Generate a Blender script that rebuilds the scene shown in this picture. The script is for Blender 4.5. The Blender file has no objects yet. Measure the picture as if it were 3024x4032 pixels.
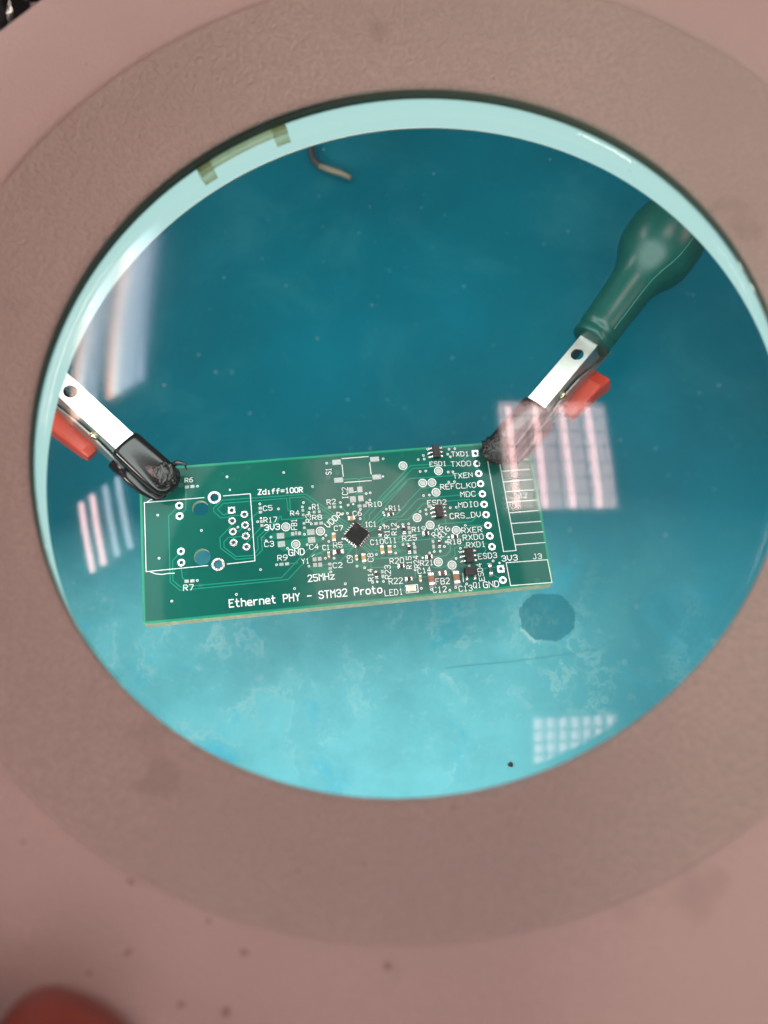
import bpy, bmesh, math, random
from mathutils import Vector, Matrix, noise
random.seed(7)
MM = 0.001
S = bpy.context.scene
COL = S.collection

# ---------------------------------------------------------------- camera
cam_d = bpy.data.cameras.new("Camera"); cam = bpy.data.objects.new("Camera", cam_d); COL.objects.link(cam)
cr, cu, cb = Vector((0.99415, 0.0, -0.10802)), Vector((0.03013, 0.96030, 0.27733)), Vector((0.10373, -0.27896, 0.95468))
m = Matrix((cr, cu, cb)).transposed().to_4x4(); m.translation = Vector((11.484, -53.959, 114.356)) * MM
cam.matrix_world = m
cam_d.sensor_fit = 'AUTO'; cam_d.sensor_width = 36.0; cam_d.lens = 2950.0 / 4032.0 * 36.0
cam_d.clip_start = 0.004; cam_d.clip_end = 50.0
cam_d.dof.use_dof = True; cam_d.dof.focus_distance = 0.207; cam_d.dof.aperture_fstop = 13.0
S.camera = cam

# ---------------------------------------------------------------- room light, exposure
w = bpy.data.worlds.new("World"); S.world = w; w.use_nodes = True
bg = w.node_tree.nodes["Background"]; bg.inputs[0].default_value = (1.0, 0.74, 0.69, 1); bg.inputs[1].default_value = 0.085
S.view_settings.view_transform = 'Standard'; S.view_settings.look = 'None'; S.view_settings.gamma = 1.0
S.view_settings.exposure = 0.0; S.view_settings.use_curve_mapping = False
S.cycles.use_denoising = True; S.cycles.caustics_reflective = False; S.cycles.caustics_refractive = False
S.cycles.max_bounces = 5; S.cycles.diffuse_bounces = 2; S.cycles.glossy_bounces = 4; S.cycles.transparent_max_bounces = 16; S.cycles.sample_clamp_indirect = 0.0
S.cycles.use_adaptive_sampling = False
def room_lamp(name, loc, size, power, col):
    l = bpy.data.lights.new(name, 'AREA'); l.shape = 'RECTANGLE'; l.size, l.size_y = size; l.energy = power; l.color = col
    o = bpy.data.objects.new(name, l); COL.objects.link(o); o.location = loc
    o.rotation_euler = (Vector((0, 0, 0)) - Vector(loc)).to_track_quat('-Z', 'Y').to_euler(); return o
room_lamp("room_light", (2.35, 0.5, 1.4), (1.2, 0.6), 17.0, (1.0, 0.60, 0.55))
room_lamp("room_light", (-1.75, -1.15, 1.15), (0.5, 0.3), 23.0, (1.0, 0.82, 0.72))
LAMP_L = 6.9                       # radiance of the lit ring under the shade

# ---------------------------------------------------------------- materials
def nodes(name):
    mt = bpy.data.materials.new(name); mt.use_nodes = True
    nt = mt.node_tree; return mt, nt, nt.nodes["Principled BSDF"]
def link(nt, a, b): nt.links.new(a, b)
def val(nt, op, a, b=None, c=None, clamp=False):
    n = nt.nodes.new("ShaderNodeMath"); n.operation = op; n.use_clamp = clamp
    for i, x in enumerate((a, b, c)):
        if x is None: continue
        if isinstance(x, (int, float)): n.inputs[i].default_value = x
        else: link(nt, x, n.inputs[i])
    return n.outputs[0]
def tex(nt, kind, scale, detail=4.0, vec=None, rough=0.55, dist=0.0):
    n = nt.nodes.new("ShaderNodeTex" + kind); n.inputs["Scale"].default_value = scale
    if "Detail" in n.inputs: n.inputs["Detail"].default_value = detail
    if "Roughness" in n.inputs: n.inputs["Roughness"].default_value = rough
    if dist and "Distortion" in n.inputs: n.inputs["Distortion"].default_value = dist
    if vec is None:
        vec = nt.nodes.new("ShaderNodeTexCoord").outputs["Object"]
    link(nt, vec, n.inputs["Vector"]); return n
def ramp(nt, fac, stops):
    n = nt.nodes.new("ShaderNodeValToRGB"); e = n.color_ramp.elements
    while len(e) < len(stops): e.new(0.5)
    for i, (p, c) in enumerate(stops):
        e[i].position = p; e[i].color = (c, c, c, 1) if isinstance(c, (int, float)) else (*c, 1)
    link(nt, fac, n.inputs[0]); return n.outputs[0]
def mix(nt, fac, a, b):
    n = nt.nodes.new("ShaderNodeMix"); n.data_type = 'RGBA'
    if isinstance(fac, (int, float)): n.inputs[0].default_value = fac
    else: link(nt, fac, n.inputs[0])
    for i, x in ((6, a), (7, b)):
        if isinstance(x, tuple): n.inputs[i].default_value = (*x, 1)
        else: link(nt, x, n.inputs[i])
    return n.outputs[2]
def bump(nt, p, h, strength, dist):
    n = nt.nodes.new("ShaderNodeBump"); n.inputs["Strength"].default_value = strength; n.inputs["Distance"].default_value = dist
    link(nt, h, n.inputs["Height"]); link(nt, n.outputs[0], p.inputs["Normal"])
def plain(name, col, rough=0.5, metal=0.0, var=0.0, vscale=400, bmp=0.0, bscale=1500, bdist=0.0002, spec=0.5, coat=0.0):
    mt, nt, p = nodes(name)
    p.inputs["Roughness"].default_value = rough; p.inputs["Metallic"].default_value = metal
    p.inputs["Specular IOR Level"].default_value = spec; p.inputs["Coat Weight"].default_value = coat
    p.inputs["Base Color"].default_value = (*col, 1)
    if var:
        t = tex(nt, "Noise", vscale)
        f = ramp(nt, t.outputs["Fac"], ((0.3, 0.0), (0.7, 1.0)))
        link(nt, mix(nt, f, tuple(c * (1 - var) for c in col), tuple(min(1, c * (1 + var)) for c in col)), p.inputs["Base Color"])
    if bmp:
        bump(nt, p, tex(nt, "Noise", bscale, 5.0).outputs["Fac"], bmp, bdist)
    return mt
def glow(name, col, strength):
    mt = bpy.data.materials.new(name); mt.use_nodes = True; nt = mt.node_tree
    nt.nodes.remove(nt.nodes["Principled BSDF"])
    e = nt.nodes.new("ShaderNodeEmission"); e.inputs[0].default_value = (*col, 1); e.inputs[1].default_value = strength
    link(nt, e.outputs[0], nt.nodes["Material Output"].inputs[0]); return mt

def plastic(name, col, grain, gscale):
    mt, nt, p = nodes(name)
    blot = tex(nt, "Noise", 26, 5.0)
    f = ramp(nt, blot.outputs["Fac"], ((0.35, 0.0), (0.68, 1.0)))
    c = mix(nt, f, tuple(x * 0.93 for x in col), tuple(x * 1.05 for x in col))
    fine = tex(nt, "Noise", gscale, 3.0)
    f2 = ramp(nt, fine.outputs["Fac"], ((0.40, 0.0), (0.62, 1.0)))
    c2 = mix(nt, f2, tuple(x * (1 - 0.13 * grain) for x in col), c)
    smud = tex(nt, "Noise", 90, 2.0)
    f3 = ramp(nt, smud.outputs["Fac"], ((0.66, 0.0), (0.76, 0.35)))
    link(nt, mix(nt, f3, c2, tuple(x * 0.55 for x in col)), p.inputs["Base Color"])
    p.inputs["Roughness"].default_value = 0.55
    bump(nt, p, fine.outputs["Fac"], grain, 0.0006)
    return mt
M = {}
M['bezel'] = plastic("bezel plastic", (0.52, 0.455, 0.395), 0.9, 1300)
M['shade'] = plastic("shade plastic", (0.555, 0.458, 0.412), 0.3, 1500)  # pinker than the bezel, the outer part's pink light put into the colour
M['gap_ring'] = plain("gap_ring", (0.11, 0.13, 0.09), 0.5)  # dark ring in the gap between bezel lip and inner wall
M['wall'] = glow("self-lit inner wall", (0.50, 0.79, 0.76), 1.0)  # wall's lit look put in as a glow of its own
M['edge_glow'] = glow("self-lit wall edge", (1.0, 0.98, 0.78), 1.5)  # bright line along the wall's lower edge, also put in as glow
M['ring'] = glow("lit ring", (0.90, 1.0, 0.97), LAMP_L)
M['under'] = plain("shade underside", (0.55, 0.55, 0.52), 0.5)
M['olive'] = plain("olive clip plastic", (0.88, 0.86, 0.52), 0.45, var=0.1)
M['olive'].node_tree.nodes["Principled BSDF"].inputs["Transmission Weight"].default_value = 0.6
M['white_metal'] = plain("white fixture paint", (0.85, 0.80, 0.79), 0.4)
M['tube_pink'] = glow("pink white tube", (1.0, 0.64, 0.63), 27.0)
M['streak_warm'] = glow("warm streak tube", (1.0, 0.50, 0.33), 24.0)
M['tube_white'] = glow("white tube", (1.0, 0.92, 0.86), 24.0)
M['streak_dim'] = glow("dim streak tube", (0.75, 0.76, 0.95), 12.0)
M['tube_soft'] = glow("soft pink tube", (1.0, 0.66, 0.65), 10.0)
M['louvre_gleam'] = glow("louvre gleam", (1.0, 0.70, 0.69), 10.0)  # dimmer reflections in the louvre sides, put in as glowing strips
M['tube_blue'] = glow("blue white tube", (0.80, 0.88, 1.0), 12.0)
M['grey_metal'] = plain("grey fixture paint", (0.10, 0.10, 0.11), 0.5)
M['louvre'] = plain("louvre", (0.48, 0.45, 0.48), 0.45, 0.0)
M['black_rubber'] = plain("black rubber sleeve", (0.010, 0.010, 0.011), 0.17, bmp=0.06, bscale=1500)
M['melt'] = plain("melted black sleeve", (0.011, 0.010, 0.009), 0.12, bmp=0.5, bscale=900, bdist=0.0010, spec=0.9)
M['steel'] = plain("nickel plate", (0.80, 0.82, 0.76), 0.30, 1.0, var=0.06, vscale=300, bmp=0.12, bscale=900)
M['steel_dull'] = plain("dull nickel", (0.42, 0.45, 0.44), 0.42, 0.9, bmp=0.15, bscale=700)
M['red'] = plain("red grip plastic", (0.55, 0.062, 0.036), 0.36, var=0.10, vscale=120)
M['green_rubber'] = plain("green rubber boot", (0.004, 0.080, 0.066), 0.34, var=0.12, vscale=150, bmp=0.06, bscale=900)
M['boot_seam'] = plain("moulding line", (0.03, 0.20, 0.17), 0.5)
M['dark_arm'] = plain("dark arm", (0.01, 0.05, 0.05), 0.4)
M['brass'] = plain("brass rivet", (0.75, 0.70, 0.48), 0.25, 1.0)
M['silk'] = plain("white silkscreen ink", (0.88, 0.93, 0.93), 0.55)
M['tin'] = plain("tinned pad", (0.42, 0.47, 0.455), 0.45, 0.35, var=0.2, vscale=1500, bmp=0.3, bscale=2500)
M['solder'] = plain("solder", (0.74, 0.77, 0.76), 0.22, 0.75, bmp=0.35, bscale=1800)
M['chip_black'] = plain("black component", (0.010, 0.011, 0.013), 0.32, bmp=0.1, bscale=3000, spec=0.3)
M['ic_black'] = plain("ic epoxy", (0.011, 0.013, 0.013), 0.5, var=0.25, vscale=900, bmp=0.1, bscale=4000, spec=0.18)
M['ic_mark'] = plain("ic mark", (0.05, 0.052, 0.050), 0.5)
M['tan'] = plain("tan ceramic", (0.50, 0.32, 0.12), 0.4, var=0.1, vscale=900)
M['brown'] = plain("brown ceramic", (0.27, 0.12, 0.065), 0.4, var=0.1, vscale=900)
M['ferrite'] = plain("ferrite", (0.05, 0.045, 0.045), 0.4)
M['diode'] = plain("dark green glass diode", (0.02, 0.07, 0.055), 0.2)
M['led'] = plain("pale yellow led", (0.80, 0.80, 0.58), 0.35)
M['hole'] = plain("plated hole", (0.20, 0.24, 0.23), 0.4, 0.6)
M['laminate'] = plain("glass fibre laminate edge", (0.50, 0.52, 0.36), 0.7, var=0.18, vscale=700, bmp=0.3, bscale=900)
M['trace'] = plain("masked copper trace", (0.016, 0.255, 0.170), 0.12, spec=0.12)
M['pour'] = plain("masked copper area", (0.010, 0.165, 0.110), 0.12, var=0.1, vscale=200, spec=0.12)
M['wire'] = plain("wire", (0.24, 0.25, 0.19), 0.4)
M['wire_dark'] = plain("wire sleeve", (0.045, 0.05, 0.05), 0.5)
M['speck'] = plain("dark dirt", (0.36, 0.265, 0.23), 0.8)
M['dust'] = plain("pale dust", (0.45, 0.55, 0.55), 0.8)
M['scratch'] = plain("scratch", (0.06, 0.40, 0.47), 0.6)
M['crumb'] = plain("dark crumb", (0.03, 0.02, 0.012), 0.6)
M['black_sheet'] = plain("black foil", (0.008, 0.008, 0.010), 0.16, bmp=0.2, bscale=40, bdist=0.004)

def skin_mat():
    mt, nt, p = nodes("skin")
    t = tex(nt, "Noise", 70, 4.0)
    f = ramp(nt, t.outputs["Fac"], ((0.3, 0.0), (0.7, 1.0)))
    link(nt, mix(nt, f, (0.22, 0.048, 0.036), (0.30, 0.085, 0.060)), p.inputs["Base Color"])
    p.inputs["Roughness"].default_value = 0.33; p.inputs["Subsurface Weight"].default_value = 0.35
    p.inputs["Subsurface Radius"].default_value = (0.004, 0.0012, 0.0006); p.inputs["Subsurface Scale"].default_value = 1.0
    bump(nt, p, tex(nt, "Noise", 900, 3.0).outputs["Fac"], 0.2, 0.0003)
    return mt
M['skin'] = skin_mat()

def mask_mat():
    """green solder mask; paler along the board's edge where no copper lies behind it"""
    mt, nt, p = nodes("green solder mask")
    tc = nt.nodes.new("ShaderNodeTexCoord"); sx = nt.nodes.new("ShaderNodeSeparateXYZ"); link(nt, tc.outputs["Object"], sx.inputs[0])
    dx = val(nt, 'SUBTRACT', BW / 2 * KB * MM, val(nt, 'ABSOLUTE', sx.outputs[0]))
    dy = val(nt, 'SUBTRACT', BH / 2 * KB * MM, val(nt, 'ABSOLUTE', sx.outputs[1]))
    d = val(nt, 'MINIMUM', dx, dy)
    e = val(nt, 'SMOOTH_MIN', 1.0, val(nt, 'MULTIPLY', d, 1 / (0.85 * KB * MM)), 0.2)
    t = tex(nt, "Noise", 45, 5.0, tc.outputs["Object"])
    f = ramp(nt, t.outputs["Fac"], ((0.3, 0.0), (0.75, 1.0)))
    c = mix(nt, f, (0.0035, 0.092, 0.073), (0.006, 0.118, 0.090))
    link(nt, mix(nt, ramp(nt, e, ((0.45, 0.0), (0.8, 1.0))), (0.02, 0.26, 0.155), c), p.inputs["Base Color"])
    weave = tex(nt, "Noise", 160, 6.0, tc.outputs["Object"], dist=0.6)
    link(nt, ramp(nt, weave.outputs["Fac"], ((0.3, 0.07), (0.7, 0.13))), p.inputs["Roughness"])
    p.inputs["Specular IOR Level"].default_value = 0.12
    bump(nt, p, weave.outputs["Fac"], 0.04, 0.0003)
    return mt

def mat_mat():
    """blue bench mat: satin blue with dried residue and painted-in lamp glow, droplet rings and a clean chip in the residue"""
    mt, nt, p = nodes("blue bench mat")
    tc = nt.nodes.new("ShaderNodeTexCoord"); O = tc.outputs["Object"]
    sx = nt.nodes.new("ShaderNodeSeparateXYZ"); link(nt, O, sx.inputs[0]); X, Y = sx.outputs[0], sx.outputs[1]
    big = tex(nt, "Noise", 14, 6.0, O).outputs["Fac"]
    mid = tex(nt, "Noise", 48, 9.0, O, 0.68, 0.25).outputs["Fac"]
    fine = tex(nt, "Noise", 170, 6.0, O, 0.7, 0.2).outputs["Fac"]
    base = mix(nt, ramp(nt, big, ((0.35, 0.0), (0.65, 1.0))), (0.0, 0.130, 0.184), (0.0, 0.162, 0.228))
    smear = ramp(nt, tex(nt, "Noise", 22, 7.0, O, 0.62, 0.6).outputs["Fac"], ((0.50, 0.0), (0.72, 0.22)))
    base = mix(nt, smear, base, (0.05, 0.30, 0.34))
    # residue and the lamp's glow, painted together over the near part, ragged far edge
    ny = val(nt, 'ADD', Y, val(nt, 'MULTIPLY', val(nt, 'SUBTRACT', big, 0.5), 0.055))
    film_glow = ramp(nt, val(nt, 'MULTIPLY_ADD', ny, -14.0, 0.50), ((0.12, 0.0), (0.80, 1.0)))
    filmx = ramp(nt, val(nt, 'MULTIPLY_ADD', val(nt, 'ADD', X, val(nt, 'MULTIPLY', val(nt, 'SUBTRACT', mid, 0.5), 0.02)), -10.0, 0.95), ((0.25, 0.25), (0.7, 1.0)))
    # octagonal chip in the film
    ox = val(nt, 'ABSOLUTE', val(nt, 'SUBTRACT', X, 0.0395)); oy = val(nt, 'ABSOLUTE', val(nt, 'MULTIPLY', val(nt, 'SUBTRACT', Y, -0.0165), 1.25))
    od = val(nt, 'MAXIMUM', val(nt, 'MAXIMUM', ox, oy), val(nt, 'MULTIPLY', val(nt, 'ADD', ox, oy), 0.70))
    od = val(nt, 'ADD', od, val(nt, 'MULTIPLY', val(nt, 'SUBTRACT', mid, 0.5), 0.009))
    chip = ramp(nt, val(nt, 'MULTIPLY', od, 50.0), ((0.485, 0.42), (0.50, 1.0)))
    fl = val(nt, 'MULTIPLY', val(nt, 'MULTIPLY', film_glow, filmx), chip)
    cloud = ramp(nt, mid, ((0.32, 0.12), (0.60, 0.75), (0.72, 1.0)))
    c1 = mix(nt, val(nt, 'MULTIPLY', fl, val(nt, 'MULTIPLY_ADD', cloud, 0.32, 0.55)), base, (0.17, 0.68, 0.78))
    # droplet rings and ridges of dried residue
    vor = nt.nodes.new("ShaderNodeTexVoronoi"); vor.feature = 'F1'; vor.inputs["Scale"].default_value = 110; vor.inputs["Randomness"].default_value = 1.0
    link(nt, O, vor.inputs["Vector"])
    rg = ramp(nt, vor.outputs["Distance"], ((0.20, 0.0), (0.27, 1.0), (0.31, 1.0), (0.38, 0.0)))
    vmask = ramp(nt, tex(nt, "Noise", 30, 4.0, O).outputs["Fac"], ((0.44, 0.0), (0.58, 1.0)))
    vein = ramp(nt, val(nt, 'ABSOLUTE', val(nt, 'SUBTRACT', mid, 0.56)), ((0.0, 1.0), (0.014, 0.7), (0.035, 0.0)))
    spot = ramp(nt, fine, ((0.58, 0.0), (0.68, 1.0)))
    zone = ramp(nt, val(nt, 'ABSOLUTE', val(nt, 'ADD', ny, 0.033)), ((0.012, 1.0), (0.040, 0.15)))
    wht = val(nt, 'MULTIPLY', fl, val(nt, 'MULTIPLY', zone, val(nt, 'MAXIMUM', val(nt, 'MULTIPLY', val(nt, 'MULTIPLY', rg, vmask), 0.22), val(nt, 'MAXIMUM', val(nt, 'MULTIPLY', vein, vmask), val(nt, 'MULTIPLY', spot, 0.55)))), clamp=True)
    edge = val(nt, 'MULTIPLY', val(nt, 'MULTIPLY', ramp(nt, val(nt, 'MULTIPLY', od, 50.0), ((0.48, 0.0), (0.495, 1.0), (0.53, 1.0), (0.58, 0.0))), ramp(nt, fine, ((0.46, 0.0), (0.56, 1.0)))), ramp(nt, val(nt, 'MULTIPLY_ADD', val(nt, 'ADD', X, Y), -20.0, 0.6), ((0.3, 0.0), (0.5, 1.0))))
    c2 = mix(nt, val(nt, 'MAXIMUM', val(nt, 'MULTIPLY', wht, 0.36), edge), c1, (0.55, 0.80, 0.77))
    # deeper blue damp blotches
    blot = ramp(nt, tex(nt, "Noise", 34, 8.0, O, 0.66, 0.5).outputs["Fac"], ((0.56, 0.0), (0.66, 0.55)))
    c3 = mix(nt, val(nt, 'MULTIPLY', blot, fl), c2, (0.02, 0.46, 0.68))
    link(nt, c3, p.inputs["Base Color"])
    link(nt, ramp(nt, fl, ((0.0, 0.40), (1.0, 0.45))), p.inputs["Roughness"])
    link(nt, ramp(nt, fl, ((0.0, 0.10), (1.0, 0.40))), p.inputs["Specular IOR Level"])
    bump(nt, p, val(nt, 'ADD', fine, val(nt, 'MULTIPLY', wht, 1.5)), 0.08, 0.0005)
    return mt

def glass_mat():
    """clear lens glass: what lies behind shows through, the lamps above mirror in it"""
    mt = bpy.data.materials.new("lens glass"); mt.use_nodes = True; nt = mt.node_tree
    nt.nodes.remove(nt.nodes["Principled BSDF"])
    ge = nt.nodes.new("ShaderNodeNewGeometry"); dp = nt.nodes.new("ShaderNodeVectorMath"); dp.operation = 'DOT_PRODUCT'
    link(nt, ge.outputs["Incoming"], dp.inputs[0]); link(nt, ge.outputs["Normal"], dp.inputs[1])
    k = val(nt, 'POWER', val(nt, 'SUBTRACT', 1.0, val(nt, 'ABSOLUTE', dp.outputs["Value"])), 5.0)
    f = val(nt, 'MULTIPLY_ADD', k, 0.95, 0.045, clamp=True)
    tr = nt.nodes.new("ShaderNodeBsdfTransparent"); tr.inputs[0].default_value = (0.985, 0.995, 0.99, 1)
    gl = nt.nodes.new("ShaderNodeBsdfGlossy"); gl.inputs["Roughness"].default_value = 0.045
    # roughness added on the upper left of the lens to soften what mirrors there
    tc = nt.nodes.new("ShaderNodeTexCoord"); vm = nt.nodes.new("ShaderNodeVectorMath"); vm.operation = 'DISTANCE'
    link(nt, tc.outputs["Object"], vm.inputs[0]); vm.inputs[1].default_value = (-0.054, 0.036, 0.024)
    sm = val(nt, 'ADD', vm.outputs["Value"], val(nt, 'MULTIPLY', tex(nt, "Noise", 60, 4.0, tc.outputs["Object"]).outputs["Fac"], 0.012))
    link(nt, ramp(nt, val(nt, 'MULTIPLY', sm, 20.0), ((0.50, 0.105), (0.92, 0.045))), gl.inputs["Roughness"])
    mx = nt.nodes.new("ShaderNodeMixShader"); link(nt, f, mx.inputs[0]); link(nt, tr.outputs[0], mx.inputs[1]); link(nt, gl.outputs[0], mx.inputs[2])
    link(nt, mx.outputs[0], nt.nodes["Material Output"].inputs[0]); return mt

# ---------------------------------------------------------------- helpers (all lengths in millimetres)
def obj(name, verts, faces, mats, parent=None, smooth=False, idx=None, scale=1.0):
    me = bpy.data.meshes.new(name)
    me.from_pydata([Vector(v) * (MM * scale) for v in verts], [], faces)
    for mt in (mats if isinstance(mats, (list, tuple)) else [mats]): me.materials.append(M[mt] if isinstance(mt, str) else mt)
    if idx: me.polygons.foreach_set("material_index", idx)
    if smooth: me.polygons.foreach_set("use_smooth", [True] * len(me.polygons))
    me.update()
    o = bpy.data.objects.new(name, me); COL.objects.link(o)
    if parent: o.parent = parent
    return o
def from_bm(name, bm, mats, parent=None, smooth=False, scale=1.0):
    me = bpy.data.meshes.new(name); bmesh.ops.scale(bm, vec=(MM * scale,) * 3, verts=bm.verts)
    bm.normal_update(); bm.to_mesh(me); bm.free()
    for mt in (mats if isinstance(mats, (list, tuple)) else [mats]): me.materials.append(M[mt])
    if smooth: me.polygons.foreach_set("use_smooth", [True] * len(me.polygons))
    o = bpy.data.objects.new(name, me); COL.objects.link(o)
    if parent: o.parent = parent
    return o
def share(src, name, parent, loc, rz=0.0):
    o = bpy.data.objects.new(name, src.data); COL.objects.link(o); o.parent = parent
    o.location = Vector(loc) * MM; o.rotation_euler = (0, 0, rz); return o
def empty(name, label, cat, mat4=None, loc=(0, 0, 0), group=None):
    o = bpy.data.objects.new(name, None); COL.objects.link(o); o.empty_display_size = 0.01
    if mat4 is not None: o.matrix_world = mat4
    else: o.location = Vector(loc) * MM
    tag(o, label, cat, group); return o
def tag(o, label=None, cat=None, group=None, kind=None):
    for k, v in (("label", label), ("category", cat), ("group", group), ("kind", kind)):
        if v: o[k] = v
    return o
def box_bm(bm, c, s, bev=0.0, rz=0.0, rot=None):
    r = bmesh.ops.create_cube(bm, size=1.0); vs = r['verts']
    bmesh.ops.scale(bm, vec=s, verts=vs)
    if bev:
        es = list({e for v in vs for e in v.link_edges})
        rr = bmesh.ops.bevel(bm, geom=es, offset=bev, segments=2, affect='EDGES', profile=0.6)
        vs = list({v for f in rr['faces'] for v in f.verts} | {v for v in vs if v.is_valid})
    mt = (rot or Matrix.Rotation(rz, 3, 'Z')).to_4x4()
    bmesh.ops.transform(bm, matrix=Matrix.Translation(Vector(c)) @ mt, verts=vs)
    return vs
def lathe(name, prof, mats, parent=None, n=160, smooth=True, closed=False, a0=0.0, a1=2 * math.pi, zoff=0.0):
    full = abs(a1 - a0 - 2 * math.pi) < 1e-6
    k = n if full else n + 1
    V = []; F = []
    for i in range(k):
        a = a0 + (a1 - a0) * i / n
        for r, z in prof: V.append((r * math.cos(a), r * math.sin(a), z - zoff))
    q = len(prof)
    for i in range(n):
        j = (i + 1) % k
        for t in range(q if closed else q - 1):
            u = (t + 1) % q
            F.append((i * q + t, j * q + t, j * q + u, i * q + u))
    return obj(name, V, F, mats, parent, smooth)
def extrude_poly(bm, pts, z0, z1):
    lo = [bm.verts.new((*p, z0)) for p in pts]; hi = [bm.verts.new((*p, z1)) for p in pts]
    bm.faces.new(hi); bm.faces.new(lo[::-1])
    for i in range(len(pts)):
        j = (i + 1) % len(pts); bm.faces.new((lo[i], lo[j], hi[j], hi[i]))
def ribbon(V, F, pts, w, z, cap=True):
    """flat mitred strip along a polyline"""
    P = [Vector(p) for p in pts]; P = [p for i, p in enumerate(P) if i == 0 or (p - P[i - 1]).length > 1e-4]
    if len(P) < 2: return
    closed = (P[0] - P[-1]).length < 1e-3 and len(P) > 3
    if closed: P = P[:-1]
    n = len(P); h = w / 2
    if cap and not closed:
        P[0] = P[0] + (P[0] - P[1]).normalized() * h * 0.8; P[-1] = P[-1] + (P[-1] - P[-2]).normalized() * h * 0.8
    b = len(V)
    for i in range(n):
        a = P[i - 1] if (i > 0 or closed) else None; c = P[(i + 1) % n] if (i < n - 1 or closed) else None
        d1 = (P[i] - a).normalized() if a is not None else None; d2 = (c - P[i]).normalized() if c is not None else None
        if d1 is None: d1 = d2
        if d2 is None: d2 = d1
        n1 = Vector((-d1.y, d1.x)); n2 = Vector((-d2.y, d2.x)); mm_ = n1 + n2
        mm_ = mm_.normalized() if mm_.length > 1e-3 else n1
        l = h / max(0.45, mm_.dot(n1))
        V.append((P[i].x + mm_.x * l, P[i].y + mm_.y * l, z)); V.append((P[i].x - mm_.x * l, P[i].y - mm_.y * l, z))
    for i in range(n if closed else n - 1):
        j = (i + 1) % n; F.append((b + 2 * i, b + 2 * i + 1, b + 2 * j + 1, b + 2 * j))
def tube(bm, pts, radii, n=14, flat=1.0):
    rings = []
    P = [Vector(p) for p in pts]
    for i, p in enumerate(P):
        d = (P[min(i + 1, len(P) - 1)] - P[max(i - 1, 0)]).normalized()
        u = d.cross(Vector((0, 0, 1)));  u = u.normalized() if u.length > 1e-3 else Vector((1, 0, 0)); v = u.cross(d)
        rings.append([bm.verts.new(p + (u * math.cos(t) + v * math.sin(t) * flat) * radii[i]) for t in [2 * math.pi * k / n for k in range(n)]])
    for a, b in zip(rings, rings[1:]):
        for k in range(n): bm.faces.new((a[k], a[(k + 1) % n], b[(k + 1) % n], b[k]))
    bm.faces.new(rings[0][::-1]); bm.faces.new(rings[-1])

# ================================================================ setting: the bench mat
MAT_Z = -150.0
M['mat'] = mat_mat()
NG = 24
V = []; F = []
for i in range(NG + 1):
    for j in range(NG + 1):
        x, y = -450 + 900 * i / NG, -300 + 780 * j / NG
        V.append((x, y, 0.25 * noise.noise(Vector((x, y, 0)) * 0.02)))
for i in range(NG):
    for j in range(NG):
        a = i * (NG + 1) + j; F.append((a, a + NG + 1, a + NG + 2, a + 1))
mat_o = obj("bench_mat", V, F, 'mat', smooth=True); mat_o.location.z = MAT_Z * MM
tag(mat_o, "blue satin bench mat with pale dried residue under the circuit board", "mat", kind="structure")

# ================================================================ the magnifier lamp
LAMP_BASE = -26.0
lamp = empty("magnifier_lamp", "round pinkish beige magnifier lamp with a large clear lens and self-lit inner wall", "lamp", loc=(0, 0, LAMP_BASE))
Z0 = LAMP_BASE
bez = [(64.9, -0.9), (63.9, -0.75), (63.5, -0.5), (63.48, -0.15), (63.8, 0.2), (64.8, 0.7), (67, 1.7), (70, 3.3), (73, 5.1), (76, 7.0), (78.2, 8.4), (79.2, 9.05), (79.8, 9.3), (80.0, 9.2), (80.1, 8.0)]
lathe("bezel", bez, 'bezel', lamp, zoff=Z0, n=200)
shd = [(79.6, 8.4), (79.75, 9.45), (80.4, 9.95), (82.5, 10.7), (86, 11.7), (91, 12.9), (96, 13.7), (99.5, 13.9), (101.2, 13.3), (102.4, 11.6), (103.2, 8), (104.4, -10), (105, -24), (103.6, -24.5), (102.6, -10), (101.5, 6), (99, 11.8), (90, 11.2), (82, 8.8)]
lathe("shade", shd, 'shade', lamp, zoff=Z0, n=200)
lathe("gap_ring", [(66.5, -0.85), (63.95, -0.95), (64.0, -2.0), (64.2, -3.0), (64.6, -3.7), (66.0, -4.2)], 'gap_ring', lamp, zoff=Z0, n=160)
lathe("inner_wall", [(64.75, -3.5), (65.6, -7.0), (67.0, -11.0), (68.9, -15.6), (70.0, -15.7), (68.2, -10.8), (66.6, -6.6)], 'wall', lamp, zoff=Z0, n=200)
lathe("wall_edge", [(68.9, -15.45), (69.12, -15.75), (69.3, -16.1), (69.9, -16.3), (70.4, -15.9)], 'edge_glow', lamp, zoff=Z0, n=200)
lathe("lit_ring", [(74.5, -19.5), (79, -22.0), (90, -22.8), (99, -22.0), (101.4, -19.5)], 'ring', lamp, zoff=Z0, n=120)
lathe("reflector", [(70.4, -16.6), (71.5, -18.8), (72.2, -19.2), (101.8, -19.0), (102.4, -21.0)], 'under', lamp, zoff=Z0, n=120)
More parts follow.
